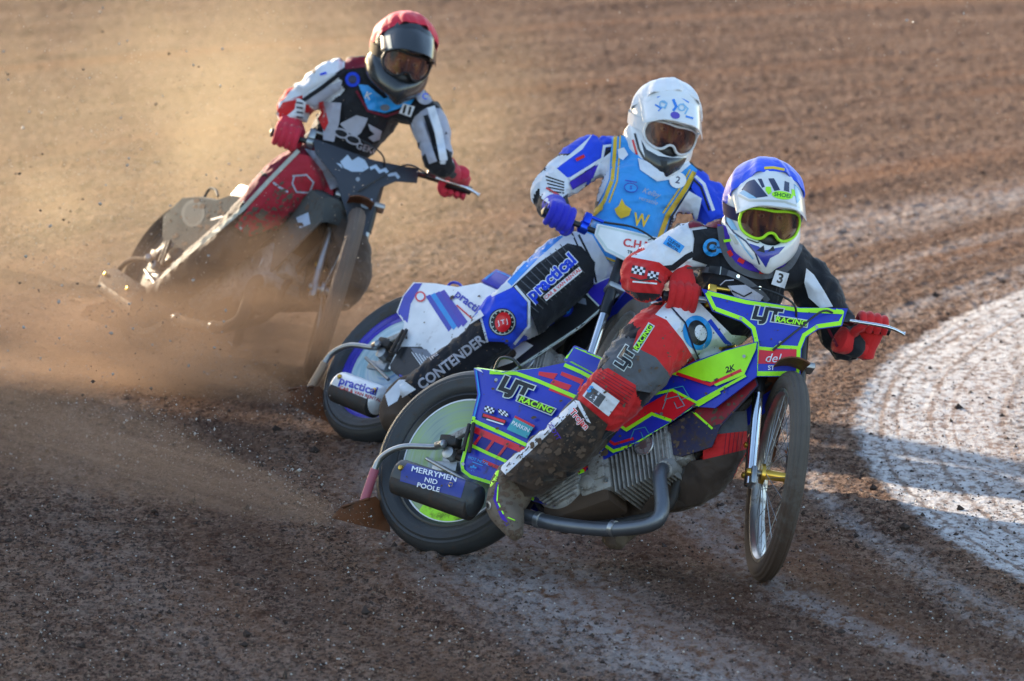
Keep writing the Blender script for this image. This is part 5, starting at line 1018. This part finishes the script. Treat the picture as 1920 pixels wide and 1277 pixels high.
# ================================================================== DUST AND FLYING SHALE
def plume(name, c, ax, rad, dens, col, label, an=.55, ns=2.2, stretch=(1, 1, 1), pw=1.5, thr=.35, cone=False):
    dustm = bpy.data.materials.new(name+' air')
    dustm.use_nodes = True; t = dustm.node_tree; t.nodes.remove(t.nodes['Principled BSDF']); L = t.links.new
    pv = nd(t, 'ShaderNodeVolumePrincipled'); L(pv.outputs[0], t.nodes['Material Output'].inputs['Volume']); pv.inputs['Color'].default_value = (*col, 1); pv.inputs['Anisotropy'].default_value = an
    tc = nd(t, 'ShaderNodeTexCoord'); vl = nd(t, 'ShaderNodeVectorMath', operation='LENGTH'); L(tc.outputs['Object'], vl.inputs[0])
    fo = nd(t, 'ShaderNodeMath', operation='SUBTRACT', use_clamp=True); fo.inputs[0].default_value = 1; L(vl.outputs['Value'], fo.inputs[1])
    po = nd(t, 'ShaderNodeMath', operation='POWER'); L(fo.outputs[0], po.inputs[0]); po.inputs[1].default_value = pw
    if cone:
        se = nd(t, 'ShaderNodeSeparateXYZ'); L(tc.outputs['Object'], se.inputs[0]); u_ = mth('MULTIPLY', mth('ADD', se.outputs[0], 1., tt=t), .5, True, t)
        ra = mth('SQRT', mth('ADD', mth('MULTIPLY', se.outputs[1], se.outputs[1], tt=t), mth('MULTIPLY', se.outputs[2], se.outputs[2], tt=t), tt=t), None, tt=t); wd_ = mth('ADD', mth('MULTIPLY', u_, .80, tt=t), .07, tt=t)
        f1 = mth('SUBTRACT', 1., mth('DIVIDE', ra, wd_, tt=t), True, t); f2 = mth('DIVIDE', mth('SUBTRACT', 1., u_, True, t), mth('ADD', mth('MULTIPLY', u_, 2.6, tt=t), .10, tt=t), tt=t); po = nd(t, 'ShaderNodeMath', operation='MULTIPLY'); L(f1, po.inputs[0]); L(f2, po.inputs[1])
    mp = nd(t, 'ShaderNodeMapping'); mp.inputs['Scale'].default_value = stretch; L(tc.outputs['Object'], mp.inputs['Vector'])
    nz = nd(t, 'ShaderNodeTexNoise'); nz.inputs['Scale'].default_value = ns; nz.inputs['Detail'].default_value = 4; nz.inputs['Roughness'].default_value = .6; L(mp.outputs[0], nz.inputs['Vector'])
    mr = nd(t, 'ShaderNodeMapRange'); L(nz.outputs['Fac'], mr.inputs['Value']); mr.inputs['From Min'].default_value = thr; mr.inputs['From Max'].default_value = .68; mr.inputs['To Max'].default_value = dens
    mu = nd(t, 'ShaderNodeMath', operation='MULTIPLY'); L(po.outputs[0], mu.inputs[0]); L(mr.outputs[0], mu.inputs[1]); L(mu.outputs[0], pv.inputs['Density'])
    me = bpy.data.meshes.new(name); bm = bmesh.new(); (bmesh.ops.create_cube(bm, size=2) if cone else bmesh.ops.create_icosphere(bm, subdivisions=3, radius=1)); bmesh.ops.scale(bm, vec=(1, 1, 1 if ax[0].cross(ax[1]).dot(ax[2]) > 0 else -1), verts=bm.verts[:]); bmesh.ops.recalc_face_normals(bm, faces=bm.faces[:])
    if ax[0].cross(ax[1]).dot(ax[2]) < 0: ax = (ax[0], ax[1], -ax[2])
    bm.to_mesh(me); bm.free(); me.materials.append(dustm); o = bpy.data.objects.new(name, me); sc.collection.objects.link(o)
    o.matrix_world = Matrix.Translation(c) @ Matrix((ax[0], ax[1], ax[2])).transposed().to_4x4() @ Matrix.Diagonal((*rad, 1)); tag(o, label, kind='stuff'); return o
tan = (.64, .54, .37); brn = (.46, .33, .24)
XW, YW, ZW = Vector((1, 0, 0)), Vector((0, 1, 0)), Vector((0, 0, 1))
def gp(px, py, D): return P(px, py, D)
plume('dust_cloud', P(330, 300, 31.5), (XW, YW, ZW), (2.1, 1.5, 1.30), .72, tan, 'golden dust cloud hanging behind the rear rider', .6, 2.4, (1, 1, .8), thr=.38)
plume('dust_cloud', P(320, 680, 28.9), (Vector((1, 0, .05)).normalized(), YW, Vector((-.05, 0, 1)).normalized()), (1.35, .75, .62), 7.0, brn, 'dense brown dust wrapped round the rear bike', .45, 1.8, (1, 1, 1.4), 1.2)
def jet(a, b, r, dens, col, lab, **kw):
    d = (b-a); l = d.length/2; x = d.normalized(); y = x.cross(ZW).normalized(); z = x.cross(y); return plume('dust_spray', (a+b)/2, (x, y, z), (l, r, r*.8), dens, col, lab, **kw)
G = lambda px, py, h: gnd(px, py) + ZW*h
jet(P(616, 966, 24.95), P(-560, 610, 27.2), .80, 10, brn, 'brown spray of shale thrown back by the leading bike', an=.4, ns=4, stretch=(.45, 7, 7), thr=.40, cone=True)
jet(P(538, 742, 27.4), P(-420, 470, 29.4), .80, 5.0, brn, 'brown spray of shale thrown back by the middle bike', an=.5, ns=4, stretch=(.45, 7, 7), thr=.40, cone=True)
jet(P(330, 655, 29.85), P(-420, 450, 31.5), .8, 2.6, brn, 'brown spray of shale thrown back by the rear bike', an=.5, ns=4, stretch=(.45, 7, 7), thr=.40, cone=True)
fs = M(); fsl = M()
random.seed(11)
for i in range(11000):
    k = random.random()
    if k < .45: px, py, D = random.gauss(300, 230), random.gauss(430, 190), random.uniform(28.3, 31)
    elif k < .68: u_ = random.random()**.8; px, py, D = 690-760*u_ + random.gauss(0, 20+50*u_), 985-330*u_ + random.gauss(0, 12+75*u_), 24.9+2*u_
    elif k < .86: u_ = random.random()**.8; px, py, D = 600-600*u_ + random.gauss(0, 20+50*u_), 765-270*u_ + random.gauss(0, 12+70*u_), 27.2+1.6*u_
    else: px, py, D = random.uniform(0, 1920), random.uniform(-10, 520), random.uniform(27.8, 31)
    p_ = P(px, py, D)
    if p_.z < .02 or p_.z > 3.2 or (D > 27 and D < 27.9 and px > 700): continue
    r = random.choice((.0011, .0015, .002, .0026)) if random.random() < .975 else random.uniform(.004, .008)
    pebble(fs, p_, r, stone_l if random.random() < .6 else (stone_d if random.random() < .5 else stone_m))
tag(fs.build('flying_shale'), 'bits of shale flying through the air behind the bikes', kind='stuff')
